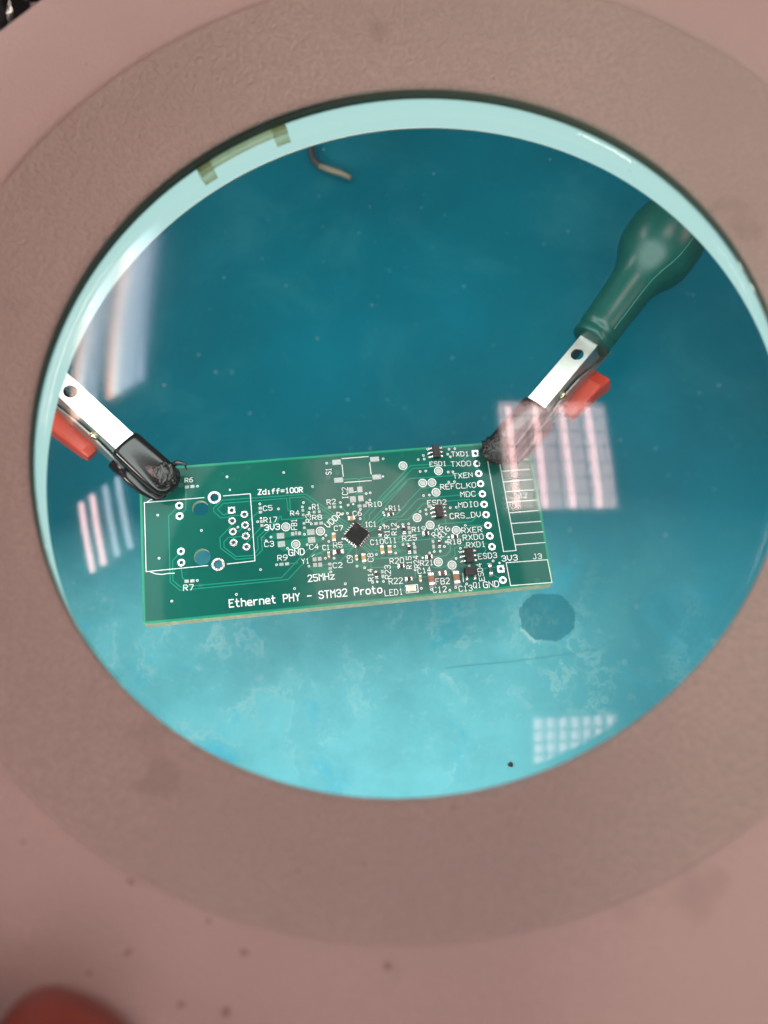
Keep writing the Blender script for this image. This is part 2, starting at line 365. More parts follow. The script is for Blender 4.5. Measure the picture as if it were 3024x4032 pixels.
# lens: two spherical caps meeting at a rim
M['glass'] = glass_mat()
def lens_z(r, R=350.0, rim=-2.6): return rim + math.sqrt(R * R - r * r) - math.sqrt(R * R - 64.0 ** 2)
def lens_lo(r, R=350.0, rim=-4.0): return rim - (math.sqrt(R * R - r * r) - math.sqrt(R * R - 64.0 ** 2))
rs = [64.0 * k / 40 for k in range(40, 0, -1)]
top = [(r, lens_z(r)) for r in rs]; low = [(r, lens_lo(r)) for r in reversed(rs)]
V = []; F = []; idx = []; NS = 160
V.append((0, 0, lens_z(0) - Z0)); V.append((0, 0, lens_lo(0) - Z0))
prof = low + top
for i in range(NS):
    a = 2 * math.pi * i / NS
    for r, z in prof: V.append((r * math.cos(a), r * math.sin(a), z - Z0))
q = len(prof)
for i in range(NS):
    j = (i + 1) % NS
    for t in range(q - 1): F.append((2 + i * q + t, 2 + j * q + t, 2 + j * q + t + 1, 2 + i * q + t + 1))
    F.append((1, 2 + j * q, 2 + i * q)); F.append((0, 2 + i * q + q - 1, 2 + j * q + q - 1))
lens = obj("lens", V, F, M['glass'], lamp, smooth=True)
lens["label"] = "clear convex magnifying lens mirroring the ceiling lights"
# retaining clip of olive plastic: strip with two feet
bm = bmesh.new()
A0, A1 = math.radians(109.0), math.radians(126.5)
def arc_block(bm, a0, a1, r0, r1, z0, z1, n):
    ring = []
    for i in range(n + 1):
        a = a0 + (a1 - a0) * i / n; c, s = math.cos(a), math.sin(a)
        ring.append([bm.verts.new((r * c, r * s, z)) for r, z in ((r0, z0), (r1, z0), (r1, z1), (r0, z1))])
    for p_, q_ in zip(ring, ring[1:]):
        for k in range(4): bm.faces.new((p_[k], p_[(k + 1) % 4], q_[(k + 1) % 4], q_[k]))
    bm.faces.new(ring[0][::-1]); bm.faces.new(ring[-1])
arc_block(bm, A0, A1, 63.6, 65.4, -3.7 - Z0, -5.0 - Z0, 16)
from_bm("clip_strip", bm, 'olive', lamp)
for a in (A0, A1 - math.radians(2.6)):
    bm = bmesh.new(); arc_block(bm, a, a + math.radians(2.6), 63.3, 67.5, -3.6 - Z0, -7.2 - Z0, 4)
    from_bm("clip_foot", bm, 'olive', lamp)
# dust lying on the lens
bm = bmesh.new()
for k in range(300):
    r = 62 * math.sqrt(random.random()); a = random.random() * 2 * math.pi
    x, y = r * math.cos(a), r * math.sin(a)
    s = 0.045 + 0.13 * random.random() ** 4
    z = lens_z(r) - Z0 + 0.03; t0 = random.random() * 6
    vs = [bm.verts.new((x + s * math.cos(t0 + t) * (1.5 if i % 2 else 0.8), y + s * math.sin(t0 + t), z + 0.02 * (i % 2))) for i, t in enumerate([0, 1.3, 2.5, 3.8, 5.0])]
    bm.faces.new(vs)
tag(from_bm("dust", bm, 'dust', lamp), kind="stuff")
# dirt flecks stuck on the shade
def shade_z(r):
    for (r0, z0), (r1, z1) in zip(shd[1:9], shd[2:10]):
        if r0 <= r <= r1: return z0 + (z1 - z0) * (r - r0) / (r1 - r0)
    for (r0, z0), (r1, z1) in zip(bez[4:12], bez[5:13]):
        if r0 <= r <= r1: return z0 + (z1 - z0) * (r - r0) / (r1 - r0)
    return 10.0
SPECKS = [(-33.5, -73.2, 0.9, 0.45, -0.6), (-17.5, -80.9, 0.9, 0.6, -0.2), (0.7, -82.0, 0.75, 0.7, 0.0), (-32.2, -81.0, 0.9, 0.5, 0.6), (-36.5, -83.2, 0.7, 0.45, 0.5), (-24.6, -86.3, 0.8, 0.5, 0.1), (-18.9, -87.0, 0.9, 0.8, 0.2), (-48.5, -68.5, 0.4, 0.4, 0), (-22.6, -77.6, 0.5, 0.4, -0.3), (-3, -71.5, 0.35, 0.3, 0), (9, -64.6, 0.8, 0.25, 0.2), (-55, 64, 0.3, 0.2, 0), (-70, 58, 0.25, 0.2, 0), (33, 71, 0.3, 0.25, 0), (-12, -72.4, 0.35, 0.3, 0), (22, -70, 0.3, 0.3, 0)]
bm = bmesh.new()
for x, y, a, b, rot in SPECKS:
    a, b = a * 0.7, b * 0.7
    r = math.hypot(x, y); u = Vector((x / r, y / r)); t = Vector((-u.y, u.x))
    c = bm.verts.new((x, y, shade_z(r) + 0.20 - Z0)); ring = []
    for k in range(10):
        an = 2 * math.pi * k / 10; jit = 0.75 + 0.5 * random.random()
        px, py = a * math.cos(an) * jit, b * math.sin(an) * jit
        px, py = px * math.cos(rot) - py * math.sin(rot), px * math.sin(rot) + py * math.cos(rot)
        ring.append(bm.verts.new((x + px, y + py, shade_z(math.hypot(x + px, y + py)) + 0.03 - Z0)))
    for k in range(10): bm.faces.new((c, ring[k], ring[(k + 1) % 10]))
tag(from_bm("dirt_fleck", bm, 'speck', lamp, True), kind="stuff")

# ================================================================ ceiling lights (seen mirrored in the lens)
CEIL = 1600.0
def side_prism(bm, pts, ln):
    a = [bm.verts.new((x, -ln / 2, z)) for x, z in pts]; b = [bm.verts.new((x, ln / 2, z)) for x, z in pts]
    bm.faces.new(a); bm.faces.new(b[::-1])
    for i in range(len(pts)):
        j = (i + 1) % len(pts); bm.faces.new((a[i], b[i], b[j], a[j]))
def fixture(label, cx, cy, wx, wy, rot, tubes, cols, rows, depth=70, tr=13, plate=1.0, blade=(1.6, 1.0), ridge=True):
    t = empty("ceiling_light", label, "ceiling light", mat4=Matrix.Translation(Vector((cx, cy, CEIL)) * MM) @ Matrix.Rotation(rot, 4, 'Z'), group="louvred ceiling lights above the bench")
    bm = bmesh.new(); th = 6
    box_bm(bm, (0, 0, depth), (wx + 2 * th, wy + 2 * th, th))
    from_bm("back_plate", bm, 'white_metal' if plate == 1.0 else 'grey_metal', t)
    for s in (-1, 1) if plate == 1.0 else ():
        bm = bmesh.new(); box_bm(bm, (s * (wx / 2 + th / 2), 0, depth / 2), (th, wy + 2 * th, depth - th - 0.5)); from_bm("side_panel", bm, 'white_metal', t)
        bm = bmesh.new(); box_bm(bm, (0, s * (wy / 2 + th / 2), depth / 2), (wx - 0.5, th, depth - th - 0.5)); from_bm("end_panel", bm, 'white_metal', t)
    for x, mt in tubes:
        bm = bmesh.new(); tube(bm, [(x, -wy * 0.47, depth * 0.55), (x, wy * 0.47, depth * 0.55)], [tr, tr], 12)
        from_bm("tube", bm, mt, t, True)
    for c in range(1, cols):
        bm = bmesh.new(); box_bm(bm, (-wx / 2 + wx * c / cols, 0, 9), (blade[0], wy - 1, 16)); from_bm("louvre_blade", bm, 'louvre', t)
        if not ridge: continue
        bm = bmesh.new(); xr = -wx / 2 + wx * c / cols; rw = wx / cols * 0.30
        side_prism(bm, [(xr - rw, depth - 3.5), (xr + rw, depth - 3.5), (xr, 20)], wy * 0.97); from_bm("reflector_ridge", bm, 'white_metal', t)
    for c in range(1, rows):
        bm = bmesh.new(); box_bm(bm, (0, -wy / 2 + wy * c / rows, 7), (wx - 1, blade[1], 11)); from_bm("louvre_blade", bm, 'louvre', t)
    return t
fixture("square ceiling light with pink tubes, mirrored beside the board's header", 492, 470, 436, 452, math.radians(2), [(k * 109 + o_, m_) for k in (-1.5, -0.5, 0.5, 1.5) for o_, m_ in ((-10, 'tube_pink'), (-42, 'louvre_gleam'), (22, 'louvre_gleam'), (42, 'louvre_gleam'))], 4, 7, depth=56, tr=12, ridge=False)
fixture("ceiling light with two pink and two bluish tubes, mirrored low on the left", -1545, 315, 330, 395, math.radians(20), [(-130, 'tube_pink'), (-48, 'tube_pink'), (45, 'tube_blue'), (130, 'tube_blue')], 1, 1, tr=15, plate=0.34)
fixture("ceiling light with small square grid, mirrored at the lens's lower right", 525, -690, 325, 320, math.radians(1), [(46.4 * k, 'tube_soft') for k in range(-3, 4)], 7, 7, depth=56, tr=15, blade=(6, 6), ridge=False)
fixture("long ceiling light mirrored as streaks at the lens's upper left", -1850, 1690, 540, 1500, math.radians(14), [(-245, 'streak_warm'), (-205, 'tube_white'), (-165, 'tube_blue'), (-95, 'streak_dim'), (30, 'streak_warm'), (70, 'tube_white'), (110, 'tube_blue'), (150, 'tube_blue'), (185, 'streak_dim'), (240, 'streak_dim')], 1, 1, tr=19, plate=0.2)  # tube colours and dim steps imitate the lens's colour fringes and soft falloff

# ================================================================ the circuit board
KB = 1.3; BW, BH, BT = 91.5, 35.48, 1.6
bu, bv, bn = Vector((0.97537, 0.11126, -0.19046)), Vector((-0.11153, 0.99357, 0.01943)), Vector((0.19139, 0.00229, 0.98151))
bm4 = Matrix((bu, bv, bn)).transposed().to_4x4(); bm4.translation = Vector((-22.596, 3.821, -97.595)) * MM
M['mask'] = mask_mat()
pcb = empty("circuit_board", "green circuit board with white lettering, part-soldered, held by two clips", "circuit board", mat4=bm4)
DATA = {
 'via': [(-26.19,14.19),(-32.89,12.48),(-41.92,6.44),(-32.49,2.02),(-41.92,-3.48),(-24.43,2.06),(-21.97,1.32),(-18.38,-1.68),(-20.06,-8.13),(-33.89,-9.26),(-25.64,-13.17),(-39.51,-13.29),(-19.97,2.92),(-17.26,-0.92),(-16.49,-7.38),(-3.19,15.65),(10.11,15.67),(-13.27,14.18),(-6.95,10.22),(-19.22,7.1),(-15.11,5.54),(-9.35,6.56),(-9.67,5.53),(-8.01,5.08),(-8.31,4.07),(-0.92,5.81),(-0.92,4.77),(5.23,7.47),(6.16,7.57),(0.76,5.05),(5.89,5.83),(5.09,5.32),(3.48,3.84),(-0.64,3.12),(0.44,3.11),(3.22,1.59),(9.44,3.34),(8.67,2.59),(-9.75,-0.95),(-4.95,-1.62),(-5.65,-2.27),(-4.4,-3.11),(-9.34,-3.41),(-13.76,-3.86),(-12.94,-13.1),(-1.66,-13.11),(-5.54,-6.89),(-3.61,-7.07),(-9.35,-8.36),(-4.64,-10.12),(1.34,-9.38),(3.01,-9.9),(4.44,-13.4),(6.89,-13.42),(5.99,-7.11),(10.4,-7.17),(10.37,-5.62),(7.59,-0.9),(8.41,-0.42),(-7.98,1.36),(18.43,11.8),(19.78,11.8),(25.07,11.11),(26.18,11.08),(24.86,8.61),(26.24,8.61),(18.38,14.78),(19.79,14.81),(19.72,15.73),(25.55,15.55),(26.11,14.85),(26.05,16.78),(27.48,16.81),(18.5,5.83),(19.87,5.85),(18.61,2.37),(18.58,1.35),(17.19,2.08),(24.36,2.36),(25.76,2.35),(11.69,-1.11),(12.82,-0.64),(14.2,-0.63),(27.26,-2.17),(12.3,-5.38),(13.42,-5.4),(14.79,-5.37),(22.26,-5.67),(21.75,-6.7),(19.25,-7.67),(20.63,-7.72),(18.14,-7.89),(25.37,-7.46),(26.49,-7.45),(24.02,-9.73),(32.48,-11.1),(14.34,-11.46),(17.45,-16.29),(21.6,-16.85),(23.0,-16.36),(25.62,-15.78),(15.21,-15.79)],
 'dot': [(-25.71,11.03),(-19.16,3.7),(9.57,11.3),(1.96,5.19),(8.85,1.93),(5.5,-13.35),(-1.26,-2.77),(16.42,-8.84),(33.9,-11.71),(23.02,-4.61)],
 'test': [(-13.77,1.17),(-6.1,-0.53),(-11.86,-3.09),(14.57,13.56),(22.79,11.58),(18.68,8.91),(20.88,8.83),(21.52,6.38),(16.32,0.65),(19.1,-1.36),(24.98,-3.16),(19.83,-10.16),(22.89,-11.16)],
 'pin': [(-25.61,3.64),(-25.6,1.13),(-25.59,-1.43),(-22.81,4.93),(-22.81,2.41),(-22.81,-0.15),(-22.81,-2.63),(-37.12,8.26),(-37.14,5.77),(-37.15,-2.38),(-37.18,-4.94),(32.27,12.63),(32.3,10.12),(32.35,7.57),(32.41,5.03),(32.45,2.49),(32.52,-0.06),(32.56,-2.64),(32.62,-5.21),(32.73,-7.78),(34.05,-15.74)],
 'sqpin': [(-25.6,6.14),(32.24,15.22),(33.97,-13.1)],
 'shield': [(-29.26,9.5),(-29.24,-6.08)],
 'hole': [(-32.51,7.2),(-32.59,-4.05)],
 'pad': [(-19.18,6.05,0.74,0.61),(-19.19,5.11,0.74,0.61),(-19.13,2.9,0.68,0.61),(-19.07,1.97,0.68,0.61),(-9.64,4.66,0.58,0.56),(-9.65,3.64,0.58,0.56),(-7.09,4.08,0.63,0.61),(-5.95,4.06,0.63,0.61),(-6.94,1.33,0.84,0.67),(-5.75,1.33,0.84,0.67),(-9.63,1.62,0.58,0.56),(-9.64,0.58,0.58,0.56),(-12.36,-0.6,0.74,0.83),(-10.87,-0.62,0.74,0.83),(-15.1,-0.84,1.63,1.28),(-15.06,-2.74,1.63,1.28),(-8.26,-0.56,1.63,1.28),(-8.24,-2.39,1.63,1.28),(-15.38,-7.38,0.9,0.67),(-14.14,-7.39,0.9,0.67),(-36.19,-9.22,0.9,0.67),(-34.97,-9.26,0.9,0.67),(-35.25,12.51,0.9,0.67),(-34.03,12.52,0.9,0.67),(-0.86,15.69,1.97,1.21),(8.09,15.7,2.04,1.14),(-0.82,11.26,2.04,1.14),(8.12,11.28,2.04,1.14),(1.78,8.57,1.14,1.36),(3.85,8.59,1.21,1.36),(2.02,6.36,1.35,1.42),(3.86,6.4,1.21,1.36),(3.39,4.6,0.87,0.66),(4.6,4.58,0.87,0.66),(-3.48,4.9,0.62,0.61),(-2.39,4.9,0.62,0.61),(-4.66,-8.33,0.75,0.61),(-4.69,-9.3,0.75,0.61),(-7.97,-6.92,0.87,0.88),(-6.82,-6.92,0.87,0.88),(-7.96,-8.23,0.87,0.88),(-6.84,-8.27,0.87,0.92),(6.88,-11.15,0.62,0.77),(6.89,-12.27,0.67,0.77),(14.13,-1.6,0.64,0.76),(14.18,-2.68,0.64,0.76),(14.89,-6.23,0.67,0.81),(14.81,-7.34,0.67,0.81),(19.25,-5.29,0.56,0.76),(19.22,-6.49,0.56,0.87)],
 'text': [('Zdiff=100R',-19.43,9.33,-9.33,9.06,1.17,0.2),('R6',-35.62,13.63,-33.91,13.63,1.0,0.13),('C5',-18.52,5.38,-16.5,5.37,1.11,0.13),('R17',-18.58,2.58,-15.66,2.49,1.17,0.13),('3V3',-18.52,0.77,-15.17,0.69,1.28,0.2),('R4',-12.47,3.69,-10.54,3.69,1.06,0.13),('R1',-7.41,4.75,-5.76,4.72,1.17,0.13),('R8',-7.63,2.22,-5.54,2.17,1.11,0.13),('FB1',-11.32,0.32,-11.23,2.73,1.21,0.13),('R3',-8.04,1.76,-7.98,3.63,1.11,0.13),('C3',-18.79,-3.05,-16.77,-3.07,1.17,0.13),('GND',-13.56,-5.57,-10.16,-5.62,1.39,0.2),('R9',-16.11,-6.46,-14.0,-6.49,1.17,0.13),('R7',-36.92,-11.23,-34.86,-11.3,1.22,0.13),('Y1',-10.85,-7.69,-9.22,-7.69,1.11,0.13),('S1',-2.35,12.85,-2.3,14.3,1.25,0.13),('IC2',0.91,6.56,1.02,9.3,1.25,0.13),('R2',-3.99,5.61,-2.02,5.62,1.1,0.13),('C6',1.67,2.34,3.62,2.35,1.1,0.13),('IC1',4.16,-0.51,6.7,-0.56,1.14,0.13),('VDDA',-4.19,-0.02,-0.82,2.74,1.36,0.16),('R10',5.52,4.17,8.42,4.14,1.1,0.13),('C7',-2.94,-0.74,-1.0,-0.78,1.1,0.13),('C4',-8.84,-4.59,-6.9,-4.6,1.14,0.13),('C1',-5.94,-4.96,-4.39,-5.0,1.1,0.13),('R5',-3.46,-4.66,-1.47,-4.67,1.14,0.13),('C9',0.49,-8.43,0.53,-6.8,1.21,0.13),('C8',5.13,-8.65,5.23,-6.8,1.21,0.13),('C10',4.97,-4.78,7.91,-4.79,1.14,0.13),('C11',8.26,-4.74,10.87,-4.8,1.14,0.13),('R13',9.4,-3.46,9.57,-0.7,1.08,0.13),('R12',11.11,-2.96,11.27,-0.2,1.08,0.13),('R14',4.65,-13.0,4.7,-10.31,1.08,0.13),('C2',-4.01,-9.3,-1.97,-9.36,1.14,0.13),('25MHz',-9.79,-11.87,-3.94,-11.8,1.45,0.2),('TXD1',26.44,14.91,30.56,14.69,1.14,0.13),('TXD0',25.98,12.37,30.69,12.22,1.22,0.13),('TXEN',26.1,9.33,30.68,9.34,1.22,0.13),('REFCLKO',22.73,6.94,31.11,6.74,1.24,0.13),('MDC',27.23,4.72,30.71,4.62,1.22,0.13),('MDIO',26.38,2.19,30.93,2.07,1.22,0.13),('CRS_DV',23.99,-0.3,31.16,-0.49,1.24,0.13),('RXER',26.22,-3.95,30.97,-4.08,1.24,0.13),('RXD0',26.3,-5.66,31.03,-5.79,1.24,0.13),('RXD1',26.9,-7.52,31.21,-7.56,1.22,0.13),('ESD3',29.19,-10.37,33.51,-10.43,1.22,0.13),('3V3',34.56,-11.38,38.19,-11.45,1.24,0.17),('J3',41.9,-11.55,43.92,-11.61,1.14,0.13),('GND',29.39,-17.05,32.9,-17.15,1.35,0.17),('Q1',27.1,-16.88,28.8,-16.94,1.24,0.13),('C13',23.69,-17.36,26.71,-17.42,1.24,0.13),('C12',17.76,-17.04,20.81,-17.11,1.24,0.13),('FB2',18.65,-15.26,21.76,-15.35,1.3,0.13),('C14',14.94,-12.46,17.9,-12.27,1.14,0.13),('R22',8.1,-14.17,11.17,-14.26,1.3,0.13),('LED1',6.91,-16.71,10.92,-16.74,1.3,0.13),('R20',8.87,-9.56,12.0,-9.62,1.22,0.13),('R25',12.35,-4.53,15.55,-4.58,1.14,0.13),('R19',14.8,-2.6,17.85,-2.69,1.08,0.13),('R18',22.65,-6.32,25.66,-6.41,1.14,0.13),('R21',15.74,-10.65,18.61,-10.71,1.14,0.13),('R11',10.13,2.88,12.72,2.82,1.14,0.13),('ESD1',20.95,12.87,24.86,12.75,1.08,0.13),('ESD2',19.17,3.42,23.54,3.23,1.14,0.13),('J2',40.88,3.27,42.94,3.24,1.19,0.13),('R15',13.61,-11.08,13.8,-8.31,1.13,0.13),('R24',15.44,-10.99,15.37,-8.27,1.13,0.13),('R23',8.63,-12.93,8.83,-9.9,1.28,0.13),('ESD4',29.86,-15.35,29.62,-11.37,1.18,0.13),('R26',19.86,-4.46,22.13,-2.37,1.19,0.13),('R16',21.29,-4.99,23.65,-2.77,1.19,0.13),('Ethernet PHY - STM32 Proto',-27.28,-15.84,6.29,-15.91,1.62,0.24)],
 'silk': [[(-31.56,9.66),(-44.76,9.61),(-44.77,-6.25),(-31.5,-6.13)],[(-27.22,9.68),(-21.2,9.7),(-21.15,-6.04),(-27.22,-6.19)],[(-44.17,9.7),(-43.39,10.15),(-41.84,10.43)],[(-43.97,-6.32),(-42.75,-6.94),(-41.39,-7.19),(-40.01,-7.09),(-38.76,-7.16)],[(-11.59,-0.12),(-11.63,-0.94)],[(0.46,16.47),(6.66,16.5)],[(0.32,15.0),(0.35,12.09)],[(6.82,15.0),(6.87,12.09)],[(0.52,10.56),(6.74,10.51)],[(2.48,8.1),(3.01,8.13)],[(-8.49,-6.24),(-7.92,-5.82)],[(34.85,17.42),(34.9,13.22),(35.24,-9.17),(38.22,-9.17),(37.7,13.43)],[(37.88,10.2),(44.73,10.18)],[(37.95,7.55),(44.93,7.62)],[(37.96,5.07),(44.9,5.01)],[(38.09,2.48),(45.01,2.44)],[(38.22,-0.11),(45.11,-0.13)],[(38.25,-2.71),(45.19,-2.8)],[(38.29,-5.31),(45.29,-5.34)],[(38.36,-7.84),(45.32,-7.93)],[(37.72,12.71),(44.69,12.72)],[(35.43,-11.8),(45.19,-12.02),(45.31,-17.37),(35.62,-17.15),(35.43,-11.8)],[(11.67,-14.8),(14.43,-14.81),(14.42,-16.54),(11.72,-16.53)],[(25.06,-13.26),(24.94,-15.22)],[(31.06,-11.66),(31.85,-11.68)],[(24.82,-8.15),(25.62,-8.15)],[(19.09,2.98),(20.1,2.98)],[(20.64,17.33),(21.46,17.32)]],
 'trace': [[(-37.71,7.66),(-39.56,6.04),(-39.71,-9.1),(-37.67,-11.1),(-14.19,-10.93),(-6.83,-4.22)],[(-37.73,-2.99),(-39.04,-4.32),(-39.12,-8.76),(-37.51,-10.39),(-15.56,-10.35),(-8.63,-3.92)],[(-37.2,-5.55),(-37.11,-8.3),(-36.39,-9.02)],[(-35.47,12.16),(-35.73,7.21),(-36.6,6.46)],[(-26.2,5.5),(-27.52,5.18),(-28.73,6.66),(-27.37,7.92),(-13.06,7.89),(-12.97,4.95),(-12.42,4.96),(-12.39,7.97),(-9.16,7.86)],[(-23.39,4.81),(-25.98,4.85),(-26.38,4.61),(-28.12,4.57),(-29.54,6.12),(-29.62,6.95),(-27.59,8.71),(-8.89,8.51)],[(-22.33,3.02),(-19.71,5.18)],[(-24.96,1.08),(-24.13,1.14),(-23.43,1.89)],[(-25.45,2.89),(-28.51,0.04),(-28.54,-2.42),(-25.28,-5.34),(-21.18,-5.32),(-19.4,-3.75),(-19.39,-0.92),(-15.58,2.48),(-14.96,3.75),(-14.65,3.77),(-14.58,2.94),(-9.37,2.84)],[(-23.56,-0.19),(-26.65,-0.13),(-27.73,-1.1),(-27.72,-2.31),(-25.24,-4.68),(-21.4,-4.77),(-20.28,-3.4),(-20.23,-0.7),(-16.09,2.74)],[(-22.75,-1.69),(-19.22,1.6)],[(-19.23,6.88),(-19.21,6.33)],[(-34.59,-9.25),(-33.97,-9.25)],[(-33.64,12.46),(-32.99,12.49)],[(-13.6,-7.36),(-11.79,-7.39)],[(-15.02,-7.41),(-16.44,-7.39)],[(-9.47,5.48),(-9.6,4.8)],[(-8.21,4.07),(-7.41,4.08)],[(-8.72,8.54),(-4.42,4.81),(1.02,0.06)],[(-9.09,7.91),(0.56,-0.34)],[(-5.31,4.23),(-4.21,4.75),(-3.67,4.92)],[(-6.25,3.1),(-4.37,3.05),(0.1,-0.73)],[(-5.47,2.49),(-4.22,2.42),(-0.35,-1.02)],[(-2.09,4.87),(-1.04,4.83),(0.45,3.17),(0.44,2.3)],[(3.25,0.19),(4.21,1.31),(4.1,2.3),(15.27,12.59)],[(3.52,-0.17),(5.4,1.53),(5.38,2.3),(15.09,11.12)],[(3.91,-0.53),(6.22,1.24),(14.88,9.43)],[(4.39,-1.0),(6.82,0.97),(8.47,2.36)],[(4.66,-1.36),(8.35,1.27),(12.61,1.23),(14.03,2.43)],[(4.94,-1.71),(9.35,0.74),(11.69,0.65)],[(11.2,1.9),(11.85,1.96),(14.23,4.08)],[(5.0,-3.12),(11.19,-3.57),(12.08,-3.22),(13.32,-3.29)],[(4.65,-3.42),(13.11,-5.05)],[(3.94,-4.22),(5.62,-6.09),(10.83,-6.57),(11.61,-7.07)],[(3.45,-4.82),(5.34,-6.71),(5.4,-8.1),(12.72,-8.25)],[(3.0,-5.1),(4.56,-6.63),(4.46,-10.03),(10.38,-10.37)],[(1.15,-4.82),(-2.51,-8.11),(-6.47,-8.48)],[(0.17,-4.19),(-6.89,-3.98),(-8.18,-4.61)],[(0.55,-4.55),(-5.12,-5.1),(-7.87,-5.81)],[(0.85,-4.69),(0.48,-5.19),(-0.99,-5.37)],[(3.89,10.35),(3.81,9.0)],[(0.34,11.32),(3.45,11.33),(3.83,10.85),(4.31,11.3),(7.11,11.32)],[(-2.89,15.62),(-1.71,15.62)],[(2.58,8.03),(2.96,7.59),(5.08,7.48)],[(0.9,5.12),(1.49,5.74)],[(3.53,5.89),(3.45,4.79)],[(1.5,-5.5),(1.55,-7.0)],[(5.42,-12.65),(5.45,-13.29)],[(6.86,-12.58),(6.9,-13.32)],[(-6.02,-5.87),(-7.04,-5.67),(-7.72,-6.35)],[(-2.66,1.15),(-5.16,1.26)],[(8.56,6.48),(16.39,13.44),(20.94,13.35)],[(8.46,5.58),(16.79,12.7),(21.11,12.63),(26.03,12.71)],[(8.32,4.36),(15.68,10.25),(26.21,10.14),(31.67,10.11)],[(7.83,0.04),(8.51,1.34),(12.84,1.23),(17.04,5.12),(21.2,5.18),(27.14,5.23),(31.73,5.06)],[(11.45,1.76),(18.04,7.67),(22.88,7.6)],[(11.21,-0.26),(12.22,0.47),(14.2,0.43),(18.08,3.84),(19.15,3.83)],[(23.46,4.02),(28.99,4.01),(30.05,2.89),(31.62,2.54)],[(19.64,-2.5),(21.4,-1.3),(28.87,-1.41),(30.38,-0.31),(31.77,-0.05)],[(22.79,-1.23),(22.83,-0.2)],[(11.29,-4.03),(12.42,-3.33),(16.89,-3.33)],[(11.21,-4.69),(23.07,-4.61)],[(25.46,-4.61),(31.8,-5.1)],[(27.55,-2.2),(31.79,-2.57)],[(23.19,-5.65),(22.95,-7.77),(21.82,-8.86),(18.8,-8.85)],[(31.52,-6.94),(25.42,-6.79),(24.01,-7.33),(23.92,-8.92),(22.71,-10.01)],[(18.01,-10.89),(18.73,-11.35),(20.65,-11.66),(22.77,-10.54)],[(30.52,-9.13),(31.14,-8.52),(31.1,-7.58)],[(13.55,-13.22),(24.99,-13.39)],[(10.52,-14.35),(10.48,-15.51),(11.41,-15.91)],[(28.25,-12.72),(33.04,-12.56)],[(31.86,-14.17),(33.29,-15.23)],[(6.92,-8.01),(11.57,-8.18),(15.75,-8.17),(16.42,-9.03)],[(14.29,-11.85),(14.31,-13.29)],[(31.27,14.81),(30.46,14.93),(28.91,13.71)],[(31.32,12.36),(32.43,11.13)],[(20.62,-7.02),(20.63,-7.72)],[(19.27,-6.9),(19.25,-7.67)]],
 'pour': [[(-17.77,-0.79),(-16.67,0.06),(-11.85,-0.04),(-11.81,-1.25),(-17.05,-1.53)],[(-15.91,-1.91),(-7.14,-1.83),(-5.13,-2.89),(-10.46,-3.89),(-12.85,-4.48),(-14.67,-4.5),(-15.89,-3.4)],[(-10.52,-0.43),(-9.66,1.12),(-8.62,-0.06),(-4.45,-0.11),(-3.24,-0.54),(-2.39,-1.48),(-2.94,-2.84),(-4.07,-2.67),(-4.57,-1.4),(-10.4,-1.45)],[(-9.64,-8.39),(-8.25,-10.1),(-7.46,-10.38),(-4.07,-10.39),(-3.8,-9.72),(-5.5,-9.2),(-6.48,-8.69),(-8.51,-8.39)],[(0.9,-6.83),(0.89,-8.96),(1.49,-9.58),(3.53,-9.94),(3.97,-8.71),(3.82,-7.21)],[(5.74,-5.03),(11.01,-5.07),(11.51,-6.2),(12.9,-6.76),(12.86,-7.08),(11.43,-6.84),(10.73,-7.42),(5.9,-7.4)]],
 'chip': [('c',1.19,1.73,2.18,1.1,0,0),('c',-3.24,-2.31,2.59,0.96,90,0),('c',-4.72,-6.31,1.86,0.62,90,0),('r',-2.49,-5.73,2.66,1.14,0,0),('c',1.39,-7.58,1.64,0.71,90,0),('c',3.0,-7.73,2.59,1.04,90,0),('c',7.35,-6.25,2.59,0.96,90,0),('c',9.07,-6.3,2.46,1.04,90,0),('r',7.29,-2.09,1.97,0.75,90,0),('r',10.34,1.93,1.77,0.83,0,0),('r',5.41,-11.73,2.02,0.75,90,0),('r',12.85,-1.98,2.08,0.75,90,0),('r',12.67,-13.39,1.85,0.97,0,0),('r',17.87,-3.34,1.74,1.03,0,0),('r',24.45,-4.63,1.74,1.03,0,0),('r',17.88,-8.84,1.9,1.03,0,0),('r',11.31,-10.34,1.79,1.03,0,0),('r',13.54,-6.58,2.3,0.72,90,0),('r',20.58,-5.95,2.03,0.67,90,0),('r',12.85,-1.97,2.16,0.67,90,0),('c',15.17,-13.68,1.89,0.67,90,0),('c',17.59,-14.02,3.84,1.49,90,1),('c',23.31,-14.2,3.84,1.59,90,1),('f',20.34,-12.95,2.44,1.24,0,0),('d',31.42,-13.12,3.03,0.92,90,0),('l',12.78,-15.66,2.77,1.51,0,0)],
 'ic': [(2.01,0.45),(5.09,-2.26),(1.88,-4.78),(-0.71,-2.07)],
 'sot': [((22.68,16.21),1.67,3.11),((21.47,1.57),1.74,3.03),((26.94,-9.42),1.9,3.35)],
 'q': ((26.82,-13.17),2.87,1.78),
}

